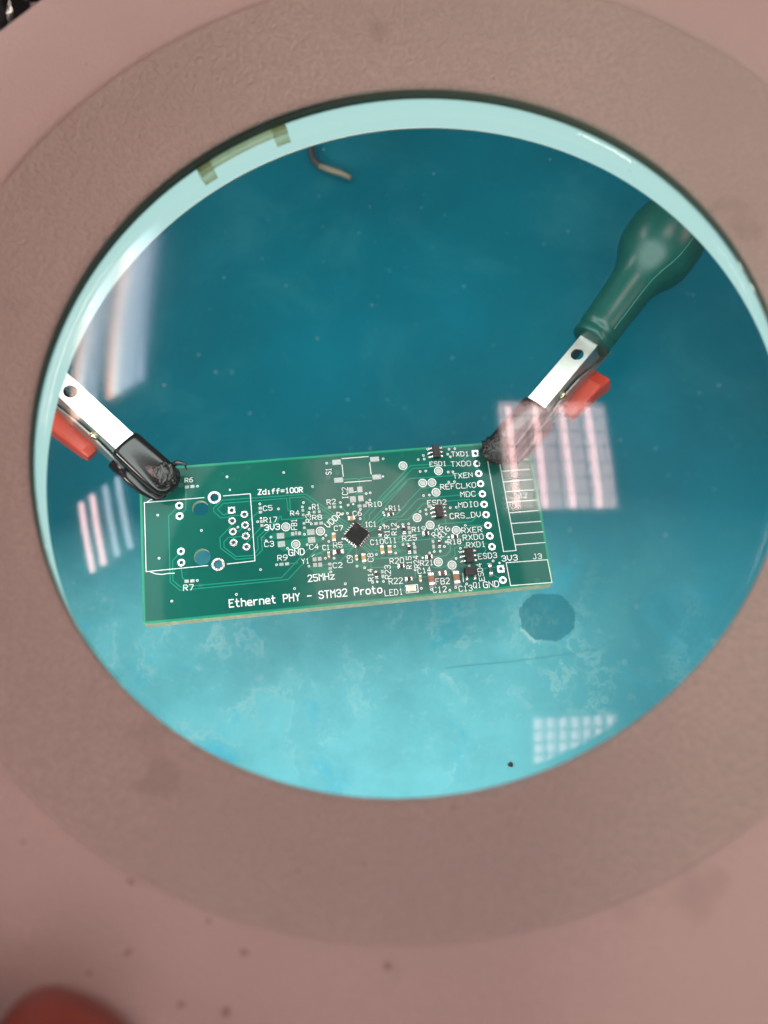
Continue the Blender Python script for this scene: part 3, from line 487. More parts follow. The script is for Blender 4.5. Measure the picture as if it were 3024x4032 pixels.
def circ(x, y, r, n=16): return [(x + r * math.cos(2 * math.pi * k / n), y + r * math.sin(2 * math.pi * k / n)) for k in range(n)]
rc = 1.1; out = []
for cx_, cy_, a in ((BW / 2 - rc, BH / 2 - rc, 0), (-BW / 2 + rc, BH / 2 - rc, 90), (-BW / 2 + rc, -BH / 2 + rc, 180), (BW / 2 - rc, -BH / 2 + rc, 270)):
    out += [(cx_ + rc * math.cos(math.radians(a + t)), cy_ + rc * math.sin(math.radians(a + t))) for t in (0, 18, 36, 54, 72, 90)]
PIN_R, SH_R, NP_R = 0.44, 0.98, 1.84
loops = [out] + [circ(x, y, PIN_R, 12) for x, y in DATA['pin'] + DATA['sqpin']] + [circ(x, y, SH_R, 20) for x, y in DATA['shield']] + [circ(x, y, NP_R, 32) for x, y in DATA['hole']]
bm = bmesh.new()
tops = []
for lp in loops:
    vs = [bm.verts.new((x, y, 0)) for x, y in lp]; tops.append(vs)
    for i in range(len(vs)): bm.edges.new((vs[i], vs[(i + 1) % len(vs)]))
bmesh.ops.triangle_fill(bm, use_beauty=True, use_dissolve=False, edges=bm.edges[:], normal=(0, 0, 1))
tf = bm.faces[:]
bots = [[bm.verts.new((v.co.x, v.co.y - (0.55 if (i_ == 0 and v.co.y < 0) else 0), -BT)) for v in vs] for i_, vs in enumerate(tops)]
mp = {v: w_ for a, b in zip(tops, bots) for v, w_ in zip(a, b)}
for f_ in tf: bm.faces.new([mp[v] for v in reversed(f_.verts)])
for li, (a, b) in enumerate(zip(tops, bots)):
    for i in range(len(a)):
        j = (i + 1) % len(a); f_ = bm.faces.new((a[i], b[i], b[j], a[j]))
        f_.material_index = 1 if (li == 0 or li > len(loops) - 3) else 2
bmesh.ops.recalc_face_normals(bm, faces=bm.faces[:])
from_bm("laminate", bm, ['mask', 'laminate', 'hole'], pcb, scale=KB)

# stroke letters on a 4 x 6 grid
G = {'0': [[(1, 0), (3, 0), (4, 1), (4, 5), (3, 6), (1, 6), (0, 5), (0, 1), (1, 0)]], '1': [[(1, 4.8), (2, 6), (2, 0)], [(1, 0), (3, 0)]],
 '2': [[(0, 5), (1, 6), (3, 6), (4, 5), (4, 4), (0, 0), (4, 0)]], '3': [[(0, 5), (1, 6), (3, 6), (4, 5), (4, 4), (3, 3.1), (4, 2.2), (4, 1), (3, 0), (1, 0), (0, 1)], [(1.6, 3.1), (3, 3.1)]],
 '4': [[(3, 0), (3, 6), (0, 2), (4, 2)]], '5': [[(4, 6), (0, 6), (0, 3.4), (3, 3.4), (4, 2.5), (4, 1), (3, 0), (1, 0), (0, 1)]],
 '6': [[(3.6, 6), (2, 6), (0, 3.6), (0, 1), (1, 0), (3, 0), (4, 1), (4, 2.4), (3, 3.3), (0.4, 3.3)]], '7': [[(0, 6), (4, 6), (4, 5), (1.5, 0)]],
 '8': [[(1, 3.2), (0, 4.1), (0, 5.1), (1, 6), (3, 6), (4, 5.1), (4, 4.1), (3, 3.2), (1, 3.2), (0, 2.2), (0, 1), (1, 0), (3, 0), (4, 1), (4, 2.2), (3, 3.2)]],
 '9': [[(0.4, 0), (2, 0), (4, 2.4), (4, 5), (3, 6), (1, 6), (0, 5), (0, 3.6), (1, 2.7), (3.6, 2.7)]],
 'A': [[(0, 0), (0, 4), (2, 6), (4, 4), (4, 0)], [(0, 2), (4, 2)]], 'B': [[(0, 0), (0, 6), (3, 6), (4, 5.1), (4, 4.1), (3, 3.2), (0.4, 3.2)], [(3, 3.2), (4, 2.2), (4, 1), (3, 0), (0, 0)]],
 'C': [[(4, 5), (3, 6), (1, 6), (0, 5), (0, 1), (1, 0), (3, 0), (4, 1)]], 'D': [[(0, 0), (0, 6), (2.6, 6), (4, 4.6), (4, 1.4), (2.6, 0), (0, 0)]],
 'E': [[(4, 0), (0, 0), (0, 6), (4, 6)], [(0.4, 3.2), (2.8, 3.2)]], 'F': [[(0, 0), (0, 6), (4, 6)], [(0.4, 3.2), (2.8, 3.2)]],
 'G': [[(4, 5), (3, 6), (1, 6), (0, 5), (0, 1), (1, 0), (4, 0), (4, 3), (2.4, 3)]], 'H': [[(0, 0), (0, 6)], [(4, 0), (4, 6)], [(0.3, 3), (3.7, 3)]],
 'I': [[(1, 0), (3, 0)], [(2, 0.3), (2, 5.7)], [(1, 6), (3, 6)]], 'J': [[(0, 1), (1, 0), (2.2, 0), (3.2, 1), (3.2, 6), (2, 6)]], 'K': [[(0, 0), (0, 6)], [(4, 6), (0.5, 2.6)], [(1.6, 3.4), (4, 0)]],
 'L': [[(0, 6), (0, 0), (4, 0)]], 'M': [[(0, 0), (0, 6), (2, 3.6), (4, 6), (4, 0)]], 'N': [[(0, 0), (0, 6), (4, 0.6), (4, 6)]], 'O': [[(1, 0), (3, 0), (4, 1), (4, 5), (3, 6), (1, 6), (0, 5), (0, 1), (1, 0)]],
 'P': [[(0, 0), (0, 6), (3, 6), (4, 5), (4, 3.7), (3, 2.8), (0.3, 2.8)]], 'Q': [[(1, 0), (3, 0), (4, 1), (4, 5), (3, 6), (1, 6), (0, 5), (0, 1), (1, 0)], [(2.4, 1.6), (4.2, -0.4)]],
 'R': [[(0, 0), (0, 6), (3, 6), (4, 5), (4, 3.8), (3, 2.9), (0.3, 2.9)], [(1.8, 2.6), (4, 0)]], 'S': [[(4, 5), (3, 6), (1, 6), (0, 5), (0, 4), (1, 3.2), (3, 2.9), (4, 2.1), (4, 1), (3, 0), (1, 0), (0, 1)]],
 'T': [[(0, 6), (4, 6)], [(2, 5.7), (2, 0)]], 'V': [[(0, 6), (0, 2), (2, 0), (4, 2), (4, 6)]], 'X': [[(0, 0), (4, 6)], [(0, 6), (1.7, 3.4)], [(2.3, 2.6), (4, 0)]], 'Y': [[(0, 6), (2, 3.2), (4, 6)], [(2, 2.9), (2, 0)]],
 'Z': [[(0, 6), (4, 6), (0, 0), (4, 0)]], 'z': [[(0, 4), (4, 4), (0, 0), (4, 0)]], 'd': [[(4, 6), (4, 0), (1, 0), (0, 1), (0, 3), (1, 4), (3.7, 4)]], 'i': [[(1.2, 4), (2, 4), (2, 0)], [(1, 0), (3, 0)]],
 'f': [[(1.3, 0), (1.3, 5), (2.3, 6), (3.6, 6)], [(0.2, 3.6), (3.2, 3.6)]], 't': [[(1.3, 6), (1.3, 1), (2.2, 0), (3.4, 0)], [(0.2, 4), (3.2, 4)]], 'h': [[(0, 0), (0, 6)], [(0.3, 4), (3, 4), (4, 3), (4, 0)]],
 'e': [[(4, 0), (1, 0), (0, 1), (0, 3), (1, 4), (3, 4), (4, 3), (4, 2), (0.3, 2)]], 'r': [[(0.4, 0), (0.4, 4)], [(0.6, 2.6), (2, 4), (3.6, 4)]], 'n': [[(0, 0), (0, 4)], [(0.3, 4), (3, 4), (4, 3), (4, 0)]],
 'o': [[(1, 0), (3, 0), (4, 1), (4, 3), (3, 4), (1, 4), (0, 3), (0, 1), (1, 0)]], '=': [[(0, 4), (4, 4)], [(0, 2), (4, 2)]], '-': [[(0.2, 3), (3.8, 3)]], '_': [[(0, -0.4), (4, -0.4)]], ' ': []}
ZS = 0.07
for s, x0, y0, x1, y1, h, wd in DATA['text']:
    a = Vector((x0, y0)); d = Vector((x1 - x0, y1 - y0)); ln = d.length; d.normalize(); up = Vector((-d.y, d.x))
    adv = ln / (len(s) - 0.3); gw = adv * 0.70
    V = []; F = []; k = 0
    for i, ch in enumerate(s):
        for st in G[ch]:
            pts = [a + d * (i * adv + px / 4 * gw) + up * (py / 6 * h) for px, py in st]
            ribbon(V, F, pts, wd, ZS + 0.004 * (k % 6)); k += 1
    obj("lettering", V, F, 'silk', pcb, scale=KB)
for i, pl in enumerate(DATA['silk']):
    V = []; F = []; ribbon(V, F, pl, 0.16, ZS - 0.008); obj("silk_line", V, F, 'silk', pcb, scale=KB)
for i, pl in enumerate(DATA['trace']):
    V = []; F = []; ribbon(V, F, pl, 0.22, 0.022 + 0.0035 * (i % 5)); obj("trace", V, F, 'trace', pcb, scale=KB)
for pl in DATA['pour']:
    obj("copper_area", [(x, y, 0.012) for x, y in pl], [tuple(range(len(pl)))], 'pour', pcb, scale=KB)

def ring_mesh(r0, r1, h, n=16, disc=None, sq=False):
    V = []; F = []; idx = []
    for k in range(n):
        t = 2 * math.pi * k / n + (math.pi / n if sq else 0); c, s_ = math.cos(t), math.sin(t)
        e = r1 / max(abs(c), abs(s_)) if sq else r1
        V += [(r0 * c, r0 * s_, h), (e * c, e * s_, h), (e * c, e * s_, 0.002), (r0 * c, r0 * s_, 0.002)]
    for k in range(n):
        a, b = 4 * k, 4 * ((k + 1) % n)
        F += [(a, a + 1, b + 1, b), (a + 1, a + 2, b + 2, b + 1), (a + 3, a, b, b + 3)]; idx += [0, 0, 0]
    if disc: F.append(tuple(4 * k + 3 for k in range(n))); idx.append(1)
    return V, F, idx
def scatter(name, V, F, idx, mats, spots, scale=KB):
    first = None
    for x, y in spots:
        if first is None:
            first = obj(name, V, F, mats, pcb, idx=idx, scale=scale); first.location = Vector((x, y, 0)) * (KB * MM)
        else: share(first, name, pcb, (x * KB, y * KB, 0))
scatter("via", *ring_mesh(0.15, 0.275, 0.06, 12, True), ['silk', 'ic_black'], DATA['via'])
scatter("fiducial_dot", *ring_mesh(0.02, 0.24, 0.06, 10, True), ['silk', 'silk'], DATA['dot'])
scatter("pin_pad", *ring_mesh(PIN_R, 0.84, 0.05, 20), ['solder'], DATA['pin'])
scatter("square_pin_pad", *ring_mesh(PIN_R, 0.80, 0.05, 20, sq=True), ['solder'], DATA['sqpin'])
scatter("shield_pad", *ring_mesh(SH_R, 1.46, 0.05, 28), ['solder'], DATA['shield'])
scatter("test_point", *ring_mesh(0.01, 0.68, 0.05, 18, True), ['tin', 'tin'], DATA['test'])
scatter("test_point_ring", *ring_mesh(0.84, 1.02, 0.075, 22), ['silk'], DATA['test'])
TR_ = math.atan2(0.0, 1.0)
for x, y, w_, h_ in DATA['pad']:
    bm = bmesh.new(); box_bm(bm, (x, y, 0.055), (w_, h_, 0.10)); from_bm("pad", bm, 'tin', pcb, scale=KB)

def fillet(bm, x0, x1, wid, h0, h1):
    """solder wedge from x0 (tall) out to x1 (thin)"""
    hw = wid / 2
    pr = [(x0, h0), (x0 + (x1 - x0) * 0.35, h0 * 0.55 + h1 * 0.2), (x0 + (x1 - x0) * 0.75, h1 * 1.2), (x1, h1 * 0.2)]
    up = [[bm.verts.new((x, s_ * hw * f_, z)) for s_ in (-1, 0, 1)] for (x, z), f_ in zip(pr, (1, 1.08, 1.0, 0.6))]
    for r_ in up: r_[1].co.z *= 1.15
    for a, b in zip(up, up[1:]):
        for k in (0, 1): bm.faces.new((a[k], a[k + 1], b[k + 1], b[k]))
    for k in (0, 2):
        lo = [bm.verts.new((r_[k].co.x, r_[k].co.y, 0.0)) for r_ in up]
        for i in range(3): bm.faces.new((up[i][k], up[i + 1][k], lo[i + 1], lo[i]))
def chip(kind, x, y, l, wd, ang, tone):
    nm = {'r': 'resistor', 'c': 'capacitor', 'f': 'ferrite_bead', 'd': 'diode', 'l': 'light_emitting_diode'}[kind]
    body = {'r': 'chip_black', 'c': 'brown' if tone else 'tan', 'f': 'ferrite', 'd': 'diode', 'l': 'led'}[kind]
    h = {'r': 0.42, 'c': 0.95 if wd > 1.3 else 0.7, 'f': 0.75, 'd': 0.6, 'l': 0.5}[kind]
    core = l * (0.72 if kind != 'l' else 0.8); capl = core * (0.23 if kind != 'r' else 0.22)
    bw_ = wd * 0.84
    bm = bmesh.new(); box_bm(bm, (0, 0, 0.06 + h / 2), (core - 2 * capl + 0.06, bw_, h), 0.05)
    if kind == 'l': box_bm(bm, (0, 0, 0.06 + h + 0.16), (core * 0.34, bw_ * 0.8, 0.36), 0.08)
    rz = math.radians(ang + BOARD_ROT.get(ang, 0))
    o = from_bm(nm, bm, body, pcb, scale=KB)
    o.location = Vector((x, y, 0.0)) * (KB * MM); o.rotation_euler = (0, 0, rz)
    for s_ in (-1, 1):
        bm = bmesh.new(); box_bm(bm, (s_ * (core / 2 - capl / 2), 0, 0.06 + h / 2), (capl, bw_ * 1.03, h + 0.05), 0.06)
        fillet(bm, s_ * (core / 2 - 0.03), s_ * l / 2, wd, h * 0.75, 0.10)
        from_bm("terminal", bm, 'solder', o, scale=KB)
BOARD_ROT = {0: 0, 90: 0}
for c_ in DATA['chip']: chip(*c_)

# the square chip set at an angle, with leads on all four sides
icp = [Vector(p) for p in DATA['ic']]; cen = sum(icp, Vector((0, 0))) / 4
e1 = ((icp[1] - icp[0]) + (icp[2] - icp[3])) / 2; side = (e1.length + (icp[2] - icp[1]).length) / 2
ic = bpy.data.objects.new("tmp", None)
bm = bmesh.new(); box_bm(bm, (0, 0, 0.62), (side, side, 1.0), 0.07)
ic = from_bm("square_chip", bm, 'ic_black', pcb, scale=KB)
ic.location = Vector((cen.x, cen.y, 0)) * (KB * MM); ic.rotation_euler = (0, 0, math.atan2(e1.y, e1.x))
ic["label"] = "black square chip soldered at an angle"
lead = None
for sd in range(4):
    for k in range(6):
        off = (k - 2.5) * side / 6.6; a = sd * math.pi / 2
        if lead is None:
            bm = bmesh.new(); box_bm(bm, (0, 0, 0.17), (0.36, 0.26, 0.3), 0.04); fillet(bm, 0.1, 0.52, 0.28, 0.30, 0.06)
            lead = from_bm("chip_lead", bm, 'solder', ic, scale=KB); o = lead
        else:
            o = bpy.data.objects.new("chip_lead", lead.data); COL.objects.link(o); o.parent = ic
        p = Matrix.Rotation(a, 2) @ Vector((side / 2 + 0.08, off)); o.location = Vector((p.x, p.y, 0)) * (KB * MM); o.rotation_euler = (0, 0, a)
for px, py, r in ((-1.25, 1.15, 0.36), (1.25, 1.25, 0.2), (1.2, -1.2, 0.36)):
    V, F, idx = ring_mesh(r * 0.78, r, 0.0, 18)
    V = [(x + px, y + py, 1.128) for x, y, z in V]; F = [f_ for i, f_ in enumerate(F) if i % 3 == 0]
    obj("dimple", V, F, 'ic_mark', ic, scale=KB)

def gull(bm, y, hgt, reach, wd, sgn, x0):
    pr = [(x0, hgt), (x0 + 0.18 * reach, hgt), (x0 + 0.42 * reach, 0.12), (x0 + reach, 0.10)]
    up = [[bm.verts.new((sgn * x, y + s_ * wd / 2, z + dz)) for s_, dz in ((-1, 0), (1, 0), (1, -0.1), (-1, -0.1))] for (x, z) in pr for dz in (0,)]
    up = []
    for x, z in pr: up.append([bm.verts.new((sgn * x, y + s_ * wd / 2, z + dz)) for s_, dz in ((-1, 0.06), (1, 0.06), (1, -0.06), (-1, -0.06))])
    for a, b in zip(up, up[1:]):
        for k in range(4): bm.faces.new((a[k], a[(k + 1) % 4], b[(k + 1) % 4], b[k]))
    bm.faces.new(up[0]); bm.faces.new(up[-1][::-1])
def blob(bm, c, s_):
    r = bmesh.ops.create_icosphere(bm, subdivisions=2, radius=1.0)
    bmesh.ops.scale(bm, vec=s_, verts=r['verts']); bmesh.ops.translate(bm, vec=c, verts=r['verts'])
def sot(name, x, y, wd, ln, leads, horiz=False, lab=None):
    bm = bmesh.new(); box_bm(bm, (0, 0, 0.70), (wd, ln, 1.0), 0.13)
    o = from_bm(name, bm, 'chip_black', pcb, scale=KB)
    o.location = Vector((x, y, 0)) * (KB * MM)
    if horiz: o.rotation_euler = (0, 0, math.pi / 2)
    if lab: o["label"] = lab
    for sg, yy in leads:
        bm = bmesh.new(); gull(bm, yy, 0.55, 0.95, 0.42, sg, wd / 2 - 0.05)
        box_bm(bm, (sg * (wd / 2 + 0.62), yy, 0.05), (0.85, 0.62, 0.08)); blob(bm, (sg * (wd / 2 + 0.55), yy, 0.14), (0.42, 0.27, 0.17))
        from_bm("lead", bm, 'solder', o, True, scale=KB)
for (x, y), wd, ln in DATA['sot']:
    sot("protection_chip", x, y, wd, ln, [(-1, ln * 0.33), (-1, 0), (-1, -ln * 0.33), (1, ln * 0.33), (1, -ln * 0.33), (1, 0)])
(x, y), wd, ln = DATA['q']
sot("transistor", x, y, ln, wd, [(-1, wd * 0.33), (-1, -wd * 0.33), (1, 0)], True)

# ================================================================ the two clips
def clip_frame(T, az, pitch, roll):
    ex = Vector((math.cos(az) * math.cos(pitch), math.sin(az) * math.cos(pitch), -math.sin(pitch)))
    ey = Vector((-math.sin(az), math.cos(az), 0)); ez = ex.cross(ey)
    y2 = ey * math.cos(roll) + ez * math.sin(roll); z2 = ex.cross(y2)
    m_ = Matrix((ex, y2, z2)).transposed().to_4x4(); m_.translation = Vector(T) * MM; return m_
def plate_with_hole(bm, x0, x1, hw, z, th, hx, hr, n=24):
    """flat strip with a round hole: rectangle ring stitched to a circle"""
    def mk(zz):
        c = [bm.verts.new((hx + hr * math.cos(2 * math.pi * k / n), hr * math.sin(2 * math.pi * k / n), zz)) for k in range(n)]
        e = []
        for k in range(n):
            t = 2 * math.pi * k / n; cs, sn = math.cos(t), math.sin(t)
            f_ = hw / max(abs(cs), abs(sn)); e.append(bm.verts.new((hx + f_ * cs, f_ * sn, zz)))
        L = [bm.verts.new((x0, s_ * hw, zz)) for s_ in (-1, 1)]; Rr = [bm.verts.new((x1, s_ * hw, zz)) for s_ in (-1, 1)]
        return c, e, L, Rr
    q8 = n // 8
    A = mk(z); B = mk(z - th)
    for (c, e, L, Rr), fl in ((A, False), (B, True)):
        fs = [(c[k], e[k], e[(k + 1) % n], c[(k + 1) % n]) for k in range(n)]
        rt = [e[(k) % n] for k in range(-q8, q8 + 1)]; lf = [e[k] for k in range(n // 2 - q8, n // 2 + q8 + 1)]
        fs.append(tuple([Rr[0], Rr[1]] + rt[::-1])); fs.append(tuple([L[1], L[0]] + lf[::-1]))
        for f_ in fs: bm.faces.new(f_ if not fl else f_[::-1])
    for k in range(n): bm.faces.new((A[0][(k + 1) % n], B[0][(k + 1) % n], B[0][k], A[0][k]))
    for s_ in (0, 1):
        seqA = [A[2][s_]] + ([A[1][k] for k in range(n // 2 + q8, n - q8 + 1)] if s_ == 0 else [A[1][k] for k in range(n // 2 - q8, q8 - 1, -1)]) + [A[3][s_]]
        seqB = [B[2][s_]] + ([B[1][k] for k in range(n // 2 + q8, n - q8 + 1)] if s_ == 0 else [B[1][k] for k in range(n // 2 - q8, q8 - 1, -1)]) + [B[3][s_]]
        for a, b, c, d in zip(seqA, seqA[1:], seqB, seqB[1:]): bm.faces.new((a, c, d, b) if s_ == 0 else (b, d, c, a))
    bm.faces.new((A[3][0], B[3][0], B[3][1], A[3][1])); bm.faces.new((A[2][1], B[2][1], B[2][0], A[2][0]))
def side_plate(bm, pts, y, th):
    a = [bm.verts.new((x, y - th / 2, z)) for x, z in pts]; b = [bm.verts.new((x, y + th / 2, z)) for x, z in pts]
    bm.faces.new(a); bm.faces.new(b[::-1])
    for i in range(len(pts)):
        j = (i + 1) % len(pts); bm.faces.new((a[i], b[i], b[j], a[j]))
def sleeve(bm, st, n=28, power=2.8):
    """lofted rounded-rectangle sleeve: st = (x, halfwidth, z_low, z_high)"""
    rings = []
    for x, hw, z0, z1, yo in st:
        r = []
        for k in range(n):
            t = 2 * math.pi * k / n; c, s_ = math.cos(t), math.sin(t)
            r.append(bm.verts.new((x, yo + hw * math.copysign(abs(c) ** (2 / power), c), (z0 + z1) / 2 + (z1 - z0) / 2 * math.copysign(abs(s_) ** (2 / power), s_))))
        rings.append(r)
    for a, b in zip(rings, rings[1:]):
        for k in range(n): bm.faces.new((a[k], a[(k + 1) % n], b[(k + 1) % n], b[k]))
    bm.faces.new(rings[0][::-1]); bm.faces.new(rings[-1])
def melt_blob(name, c, s_, seed, parent, amp=0.7):
    bm = bmesh.new(); bmesh.ops.create_icosphere(bm, subdivisions=5, radius=1.0)
    for v in bm.verts:
        p = v.co.normalized(); d = 0
        for o_, a in ((2.5, 0.18), (6, 0.24), (13, 0.18)):
            d += a * abs(noise.noise(p * o_ + Vector((seed, seed * 2, 0)))) * 2 - a * 0.5
        v.co = Vector((p.x * s_[0], p.y * s_[1], p.z * s_[2])) * (1 + d * amp) + Vector(c)
    return from_bm(name, bm, 'melt', parent, True)

def clip(label, frame, sd, hx, x_sl, hw, x_back, x_red, x_tip, name="alligator_clip"):
    """sd: side (+1/-1 along local y) on which the flange, rivet and red grip show"""
    t = empty(name, label, "clip", mat4=frame, group="alligator clips holding the board")
    bm = bmesh.new(); plate_with_hole(bm, x_back, x_sl + 4, hw, 0.35, 0.7, hx, 1.95)
    from_bm("upper_plate", bm, 'steel', t)
    for s_ in (-1, 1):
        bm = bmesh.new(); side_plate(bm, [(x_sl + 4, -0.36), (x_back, -0.36), (x_back, -6.5), (x_sl - 24, -8.0), (x_sl - 13, -7.2), (x_sl - 5, -4.6), (x_sl + 4, -3.2)], s_ * (hw - 0.36), 0.7)
        from_bm("side_flange", bm, 'steel_dull', t)
    bm = bmesh.new(); box_bm(bm, ((x_sl + x_back) / 2 + 4, sd * 1.6, -9.6), (x_sl - x_back - 4, hw * 1.7, 0.7))
    for s_ in (-1, 1): side_plate(bm, [(x_sl + 4, -6.2), (x_sl - 10, -3.4), (x_sl - 16, -4.0), (x_back + 10, -9.2), (x_sl + 4, -9.2)], sd * 1.6 + s_ * (hw * 0.83 - 0.2), 0.6)
    from_bm("lower_plate", bm, 'steel_dull', t)
    # rivet through the flanges
    bm = bmesh.new()
    pts = [(x_sl - 8.5, sd * (hw + y_), -4.6) for y_ in (-0.2, 0.5, 1.0, 1.25)]
    tube(bm, pts, [1.75, 1.75, 1.45, 0.6], 18); from_bm("rivet", bm, 'brass', t, True)
    # red plastic grip on the lower lever
    bm = bmesh.new()
    st = [(x_sl - 6.5, 1.7, -13.4, -9.6, sd * 6.4), (x_sl - 9, 2.6, -14.2, -9.0, sd * 6.1), (x_sl - 20, 4.3, -17.0, -9.6, sd * 5.0), ((x_sl - 20 + x_red) / 2, 4.4, -19.0, -11.0, sd * 4.9), (x_red, 4.4, -20.0, -12.0, sd * 4.8)]
    sleeve(bm, st, 16, 7.0); from_bm("red_grip", bm, 'red', t)
    # black heat-shrink sleeves on both jaws
    L = -x_sl
    bm = bmesh.new()
    w0 = hw + 1.35
    def X(f_): return x_sl + (x_tip - x_sl) * f_
    sleeve(bm, [(x_sl - 0.4, w0 * 0.95, -3.6, 0.95, 0), (x_sl - 0.1, w0, -3.9, 1.25, 0), (x_sl + 1.0, w0 * 1.02, -4.0, 1.35, 0), (X(0.25), w0 * 1.03, -3.9, 1.45, 0), (X(0.5), w0 * 1.05, -3.6, 1.55, 0), (X(0.7), w0 * 1.05, -3.4, 1.6, 0), (X(0.85), w0 * 1.04, -3.2, 1.5, 0), (X(0.95), w0 * 1.0, -3.0, 1.3, 0), (x_tip, w0 * 0.94, -2.8, 1.0, 0), (x_tip + 1.3, w0 * 0.78, -2.5, 0.5, 0), (x_tip + 2.1, w0 * 0.5, -2.0, 0.0, 0), (x_tip + 2.4, w0 * 0.2, -1.5, -0.6, 0)])
    from_bm("upper_sleeve", bm, 'black_rubber', t, True)
    bm = bmesh.new()
    sleeve(bm, [(x_sl - 0.4, w0 * 0.9, -11.6, -6.2, sd * 1.9), (X(0.4), w0 * 0.98, -10.6, -5.8, sd * 1.9), (X(0.7), w0 * 0.95, -9.8, -5.8, sd * 1.7), (x_tip, w0 * 0.8, -9.0, -5.8, sd * 1.2), (x_tip + 1.5, w0 * 0.4, -8.0, -6.0, sd * 1)])
    from_bm("lower_sleeve", bm, 'black_rubber', t, True)
    if sd < 0:
        melt_blob("melted_end", (x_tip - 2.2, 0.8, 0.35), (w0 * 0.80, w0 * 0.76, 2.7), 2.1, t)
    else:
        melt_blob("melted_end", (x_tip - 1.6, 0, -0.2), (w0 * 1.02, w0 * 1.04, 3.5), 4.1, t)
    return t
cl = clip("chrome alligator clip with grey-shining black sleeve on the board's left corner", clip_frame((-67.87, 10.45, -84), math.radians(-42.45), math.radians(18), math.radians(-18)), -1, -43.7, -22.6, 3.4, -66, -72, -6.0)
# burr of melted sleeve standing up beside the tip
bm = bmesh.new(); tube(bm, [(-9.0, 4.0, 0.3), (-8.2, 5.6, 2.0), (-6.2, 6.4, 3.0), (-4.8, 5.6, 2.2)], [0.9, 0.65, 0.5, 0.15], 8); from_bm("burr", bm, 'melt', cl, True)
cr_ = clip("pale steel alligator clip in green rubber boot, at the board's right corner", clip_frame((21.42, 26.47, -102), math.radians(228.9), math.radians(3), math.radians(10)), 1, -41.0, -20.5, 3.2, -58, -45, -0.5)
# green rubber boot behind the right clip
bp = [(6.0, -47.5), (6.45, -47.6), (6.6, -48.3), (6.55, -49.6), (6.2, -50.2), (6.15, -50.9), (6.6, -51.5), (6.75, -53.0), (6.6, -54.6), (6.8, -60), (7.0, -66), (7.2, -71), (7.7, -75), (9.0, -79), (10.8, -82.5), (12.0, -86), (12.5, -91), (12.5, -96), (12.0, -100), (10.4, -104), (6.6, -107), (0.01, -108)]
V = []; F = []; n = 40
bp = [(0.01, -47.0), (4.4, -47.0)] + [(r, x if x > -58 else -58 + (x + 58) * 0.86) for r, x in bp]
def boot_y(x): return (x + 47) * 0.075
for i in range(n):
    a = 2 * math.pi * i / n
    for r, x in bp: V.append((x, r * math.cos(a) + boot_y(x), r * math.sin(a) - 1.6))
q = len(bp)
for i in range(n):
    j = (i + 1) % n
    for t in range(q - 1): F.append((i * q + t, i * q + t + 1, j * q + t + 1, j * q + t))
obj("rubber_boot", V, F, 'green_rubber', cr_, True)
V = []; F = []
bm = bmesh.new(); a = math.radians(38)
tube(bm, [(x, (r + 0.03) * math.cos(a) + boot_y(x), (r + 0.03) * math.sin(a) - 1.6) for r, x in bp[9:20]], [0.15] * 11, 6); from_bm("boot_seam", bm, 'boot_seam', cr_, True)
bm = bmesh.new(); tube(bm, [(-99, -3.9, -1.6), (-150, -8, -1.6)], [5.2, 5.2], 20); from_bm("arm_rod", bm, 'dark_arm', cr_, True)
bm = bmesh.new(); tube(bm, [(-62, 0, -4), (-80, 1, -2), (-130, 6, 8)], [4.8, 5.2, 5.2], 20); from_bm("arm_rod", bm, 'dark_arm', cl, True)

# ================================================================ small things on the mat
bm = bmesh.new()
wp = [(-48.7, 206, -149), (-48.9, 196, -148.4), (-48.8, 188, -148), (-47.8, 181.5, -147.6), (-44.6, 177.2, -147.2), (-40, 174.6, -147), (-35.5, 172.6, -147), (-31.2, 170.2, -147.6)]
tube(bm, [(x, y, z + 150) for x, y, z in wp[:5]], [1.2] * 5, 10)
wr = from_bm("bent_wire", bm, 'wire_dark', None, True); wr.location.z = MAT_Z * MM
tag(wr, "bent wire with pale tip lying on the mat near the lens's top", "wire")
bm = bmesh.new(); tube(bm, [(x, y, z + 150) for x, y, z in wp[4:]], [1.2, 1.35, 1.3, 1.1], 10); from_bm("bare_tip", bm, 'wire', wr, True)
bm = bmesh.new(); bmesh.ops.create_icosphere(bm, subdivisions=2, radius=1.0)
for v in bm.verts: v.co = Vector((v.co.x * 0.9, v.co.y * 0.75, v.co.z * 0.5 + 0.5)) * (1 + 0.35 * noise.noise(v.co * 1.7))
o = from_bm("crumb", bm, 'crumb', None, True); o.location = Vector((24.9, -65.0, MAT_Z)) * MM
tag(o, "tiny dark brown crumb on the blue mat near the lens's lower rim", "crumb")
V = []; F = []; ribbon(V, F, [(4, -33.6), (14, -32.6), (26, -31.6), (40, -30.0), (56, -27.6)], 0.16, 0.5)
o = obj("scratch", V, F, 'scratch', mat_o)

# crumpled black thing far behind the shade's upper left edge
bm = bmesh.new(); bmesh.ops.create_grid(bm, x_segments=40, y_segments=40, size=1.0)
for v in bm.verts:
    p = Vector((v.co.x * 75, v.co.y * 70, 0)); h = 0
    for f_, a in ((0.03, 26), (0.07, 13), (0.16, 5)): h += a * abs(noise.noise(Vector((p.x, p.y, 3)) * f_))
    v.co = Vector((p.x, p.y, h + 40 * max(0, 1 - (v.co.length) ** 2)))
o = from_bm("black_foil_bag", bm, 'black_sheet'); o.location = Vector((-215, 270, MAT_Z + 1)) * MM
tag(o, "glossy crumpled black bag behind the lamp shade at top left corner", "bag")

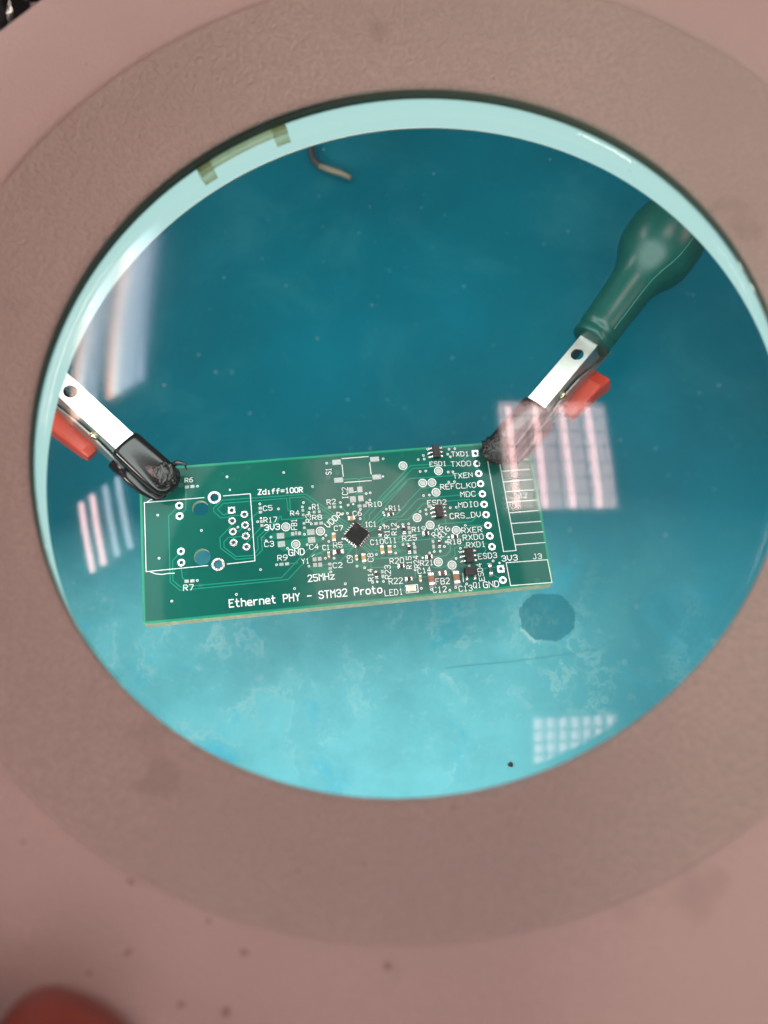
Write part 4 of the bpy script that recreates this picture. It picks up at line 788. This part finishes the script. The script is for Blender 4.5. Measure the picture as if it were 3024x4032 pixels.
# ================================================================ the hand on the shade
def hand():
    T = Vector((-32.0, -84.0, 18.6))
    back = Vector((-0.42, -0.86, 0.28)).normalized(); side_ = Vector((0.88, -0.46, 0)).normalized(); up = side_.cross(back)
    if up.z < 0: up = -up
    def P(b, s_, u): return T + back * b + side_ * s_ + up * u
    J = [('w', P(150, -10, 6), 24, None), ('palm', P(118, -10, 12), 27, 'w'), ('palm2', P(92, -10, 14), 28, 'palm'),
         ('i0', P(72, 6, 15), 11.5, 'palm2'), ('i1', P(45, 4, 19), 9.6, 'i0'), ('i2', P(22, 2, 12), 8.8, 'i1'), ('i3', P(7, 0.5, 2), 9.4, 'i2'), ('i4', P(0, 0, 0), 8.6, 'i3'),
         ('m0', P(70, -15, 16), 11.5, 'palm2'), ('m1', P(42, -19, 21), 9.6, 'm0'), ('m2', P(16, -21, 14), 8.8, 'm1'), ('m3', P(-1, -22, 2), 7.2, 'm2'),
         ('r0', P(72, -34, 14), 11, 'palm2'), ('r1', P(48, -40, 18), 9.2, 'r0'), ('r2', P(25, -43, 11), 8.4, 'r1'), ('r3', P(8, -44, 0), 7.0, 'r2'),
         ('p0', P(78, -50, 10), 9.5, 'palm2'), ('p1', P(60, -58, 12), 8.0, 'p0'), ('p2', P(44, -62, 6), 7.2, 'p1'), ('p3', P(32, -64, -3), 6.2, 'p2'),
         ('t0', P(112, 14, 4), 13, 'palm'), ('t1', P(86, 30, -6), 10.5, 't0'), ('t2', P(62, 34, -16), 9.2, 't1'), ('t3', P(46, 32, -22), 7.8, 't2')]
    names = {j[0]: i for i, j in enumerate(J)}
    me = bpy.data.meshes.new("hand")
    me.from_pydata([(j[1] - T) * MM for j in J], [(names[j[3]], i) for i, j in enumerate(J) if j[3]], [])
    o = bpy.data.objects.new("person", me); COL.objects.link(o); o.location = T * MM
    me.materials.append(M['skin'])
    sk = o.modifiers.new("Skin", 'SKIN'); sk.use_smooth_shade = True
    for i, j in enumerate(J):
        d = me.skin_vertices[0].data[i]; d.radius = (j[2] * MM, j[2] * MM * 0.92); d.use_root = (i == 0)
    ss = o.modifiers.new("Subdivision", 'SUBSURF'); ss.levels = 2; ss.render_levels = 3
    tag(o, "fingertip of a bare hand resting on the lamp shade, bottom left corner", "person")
hand()
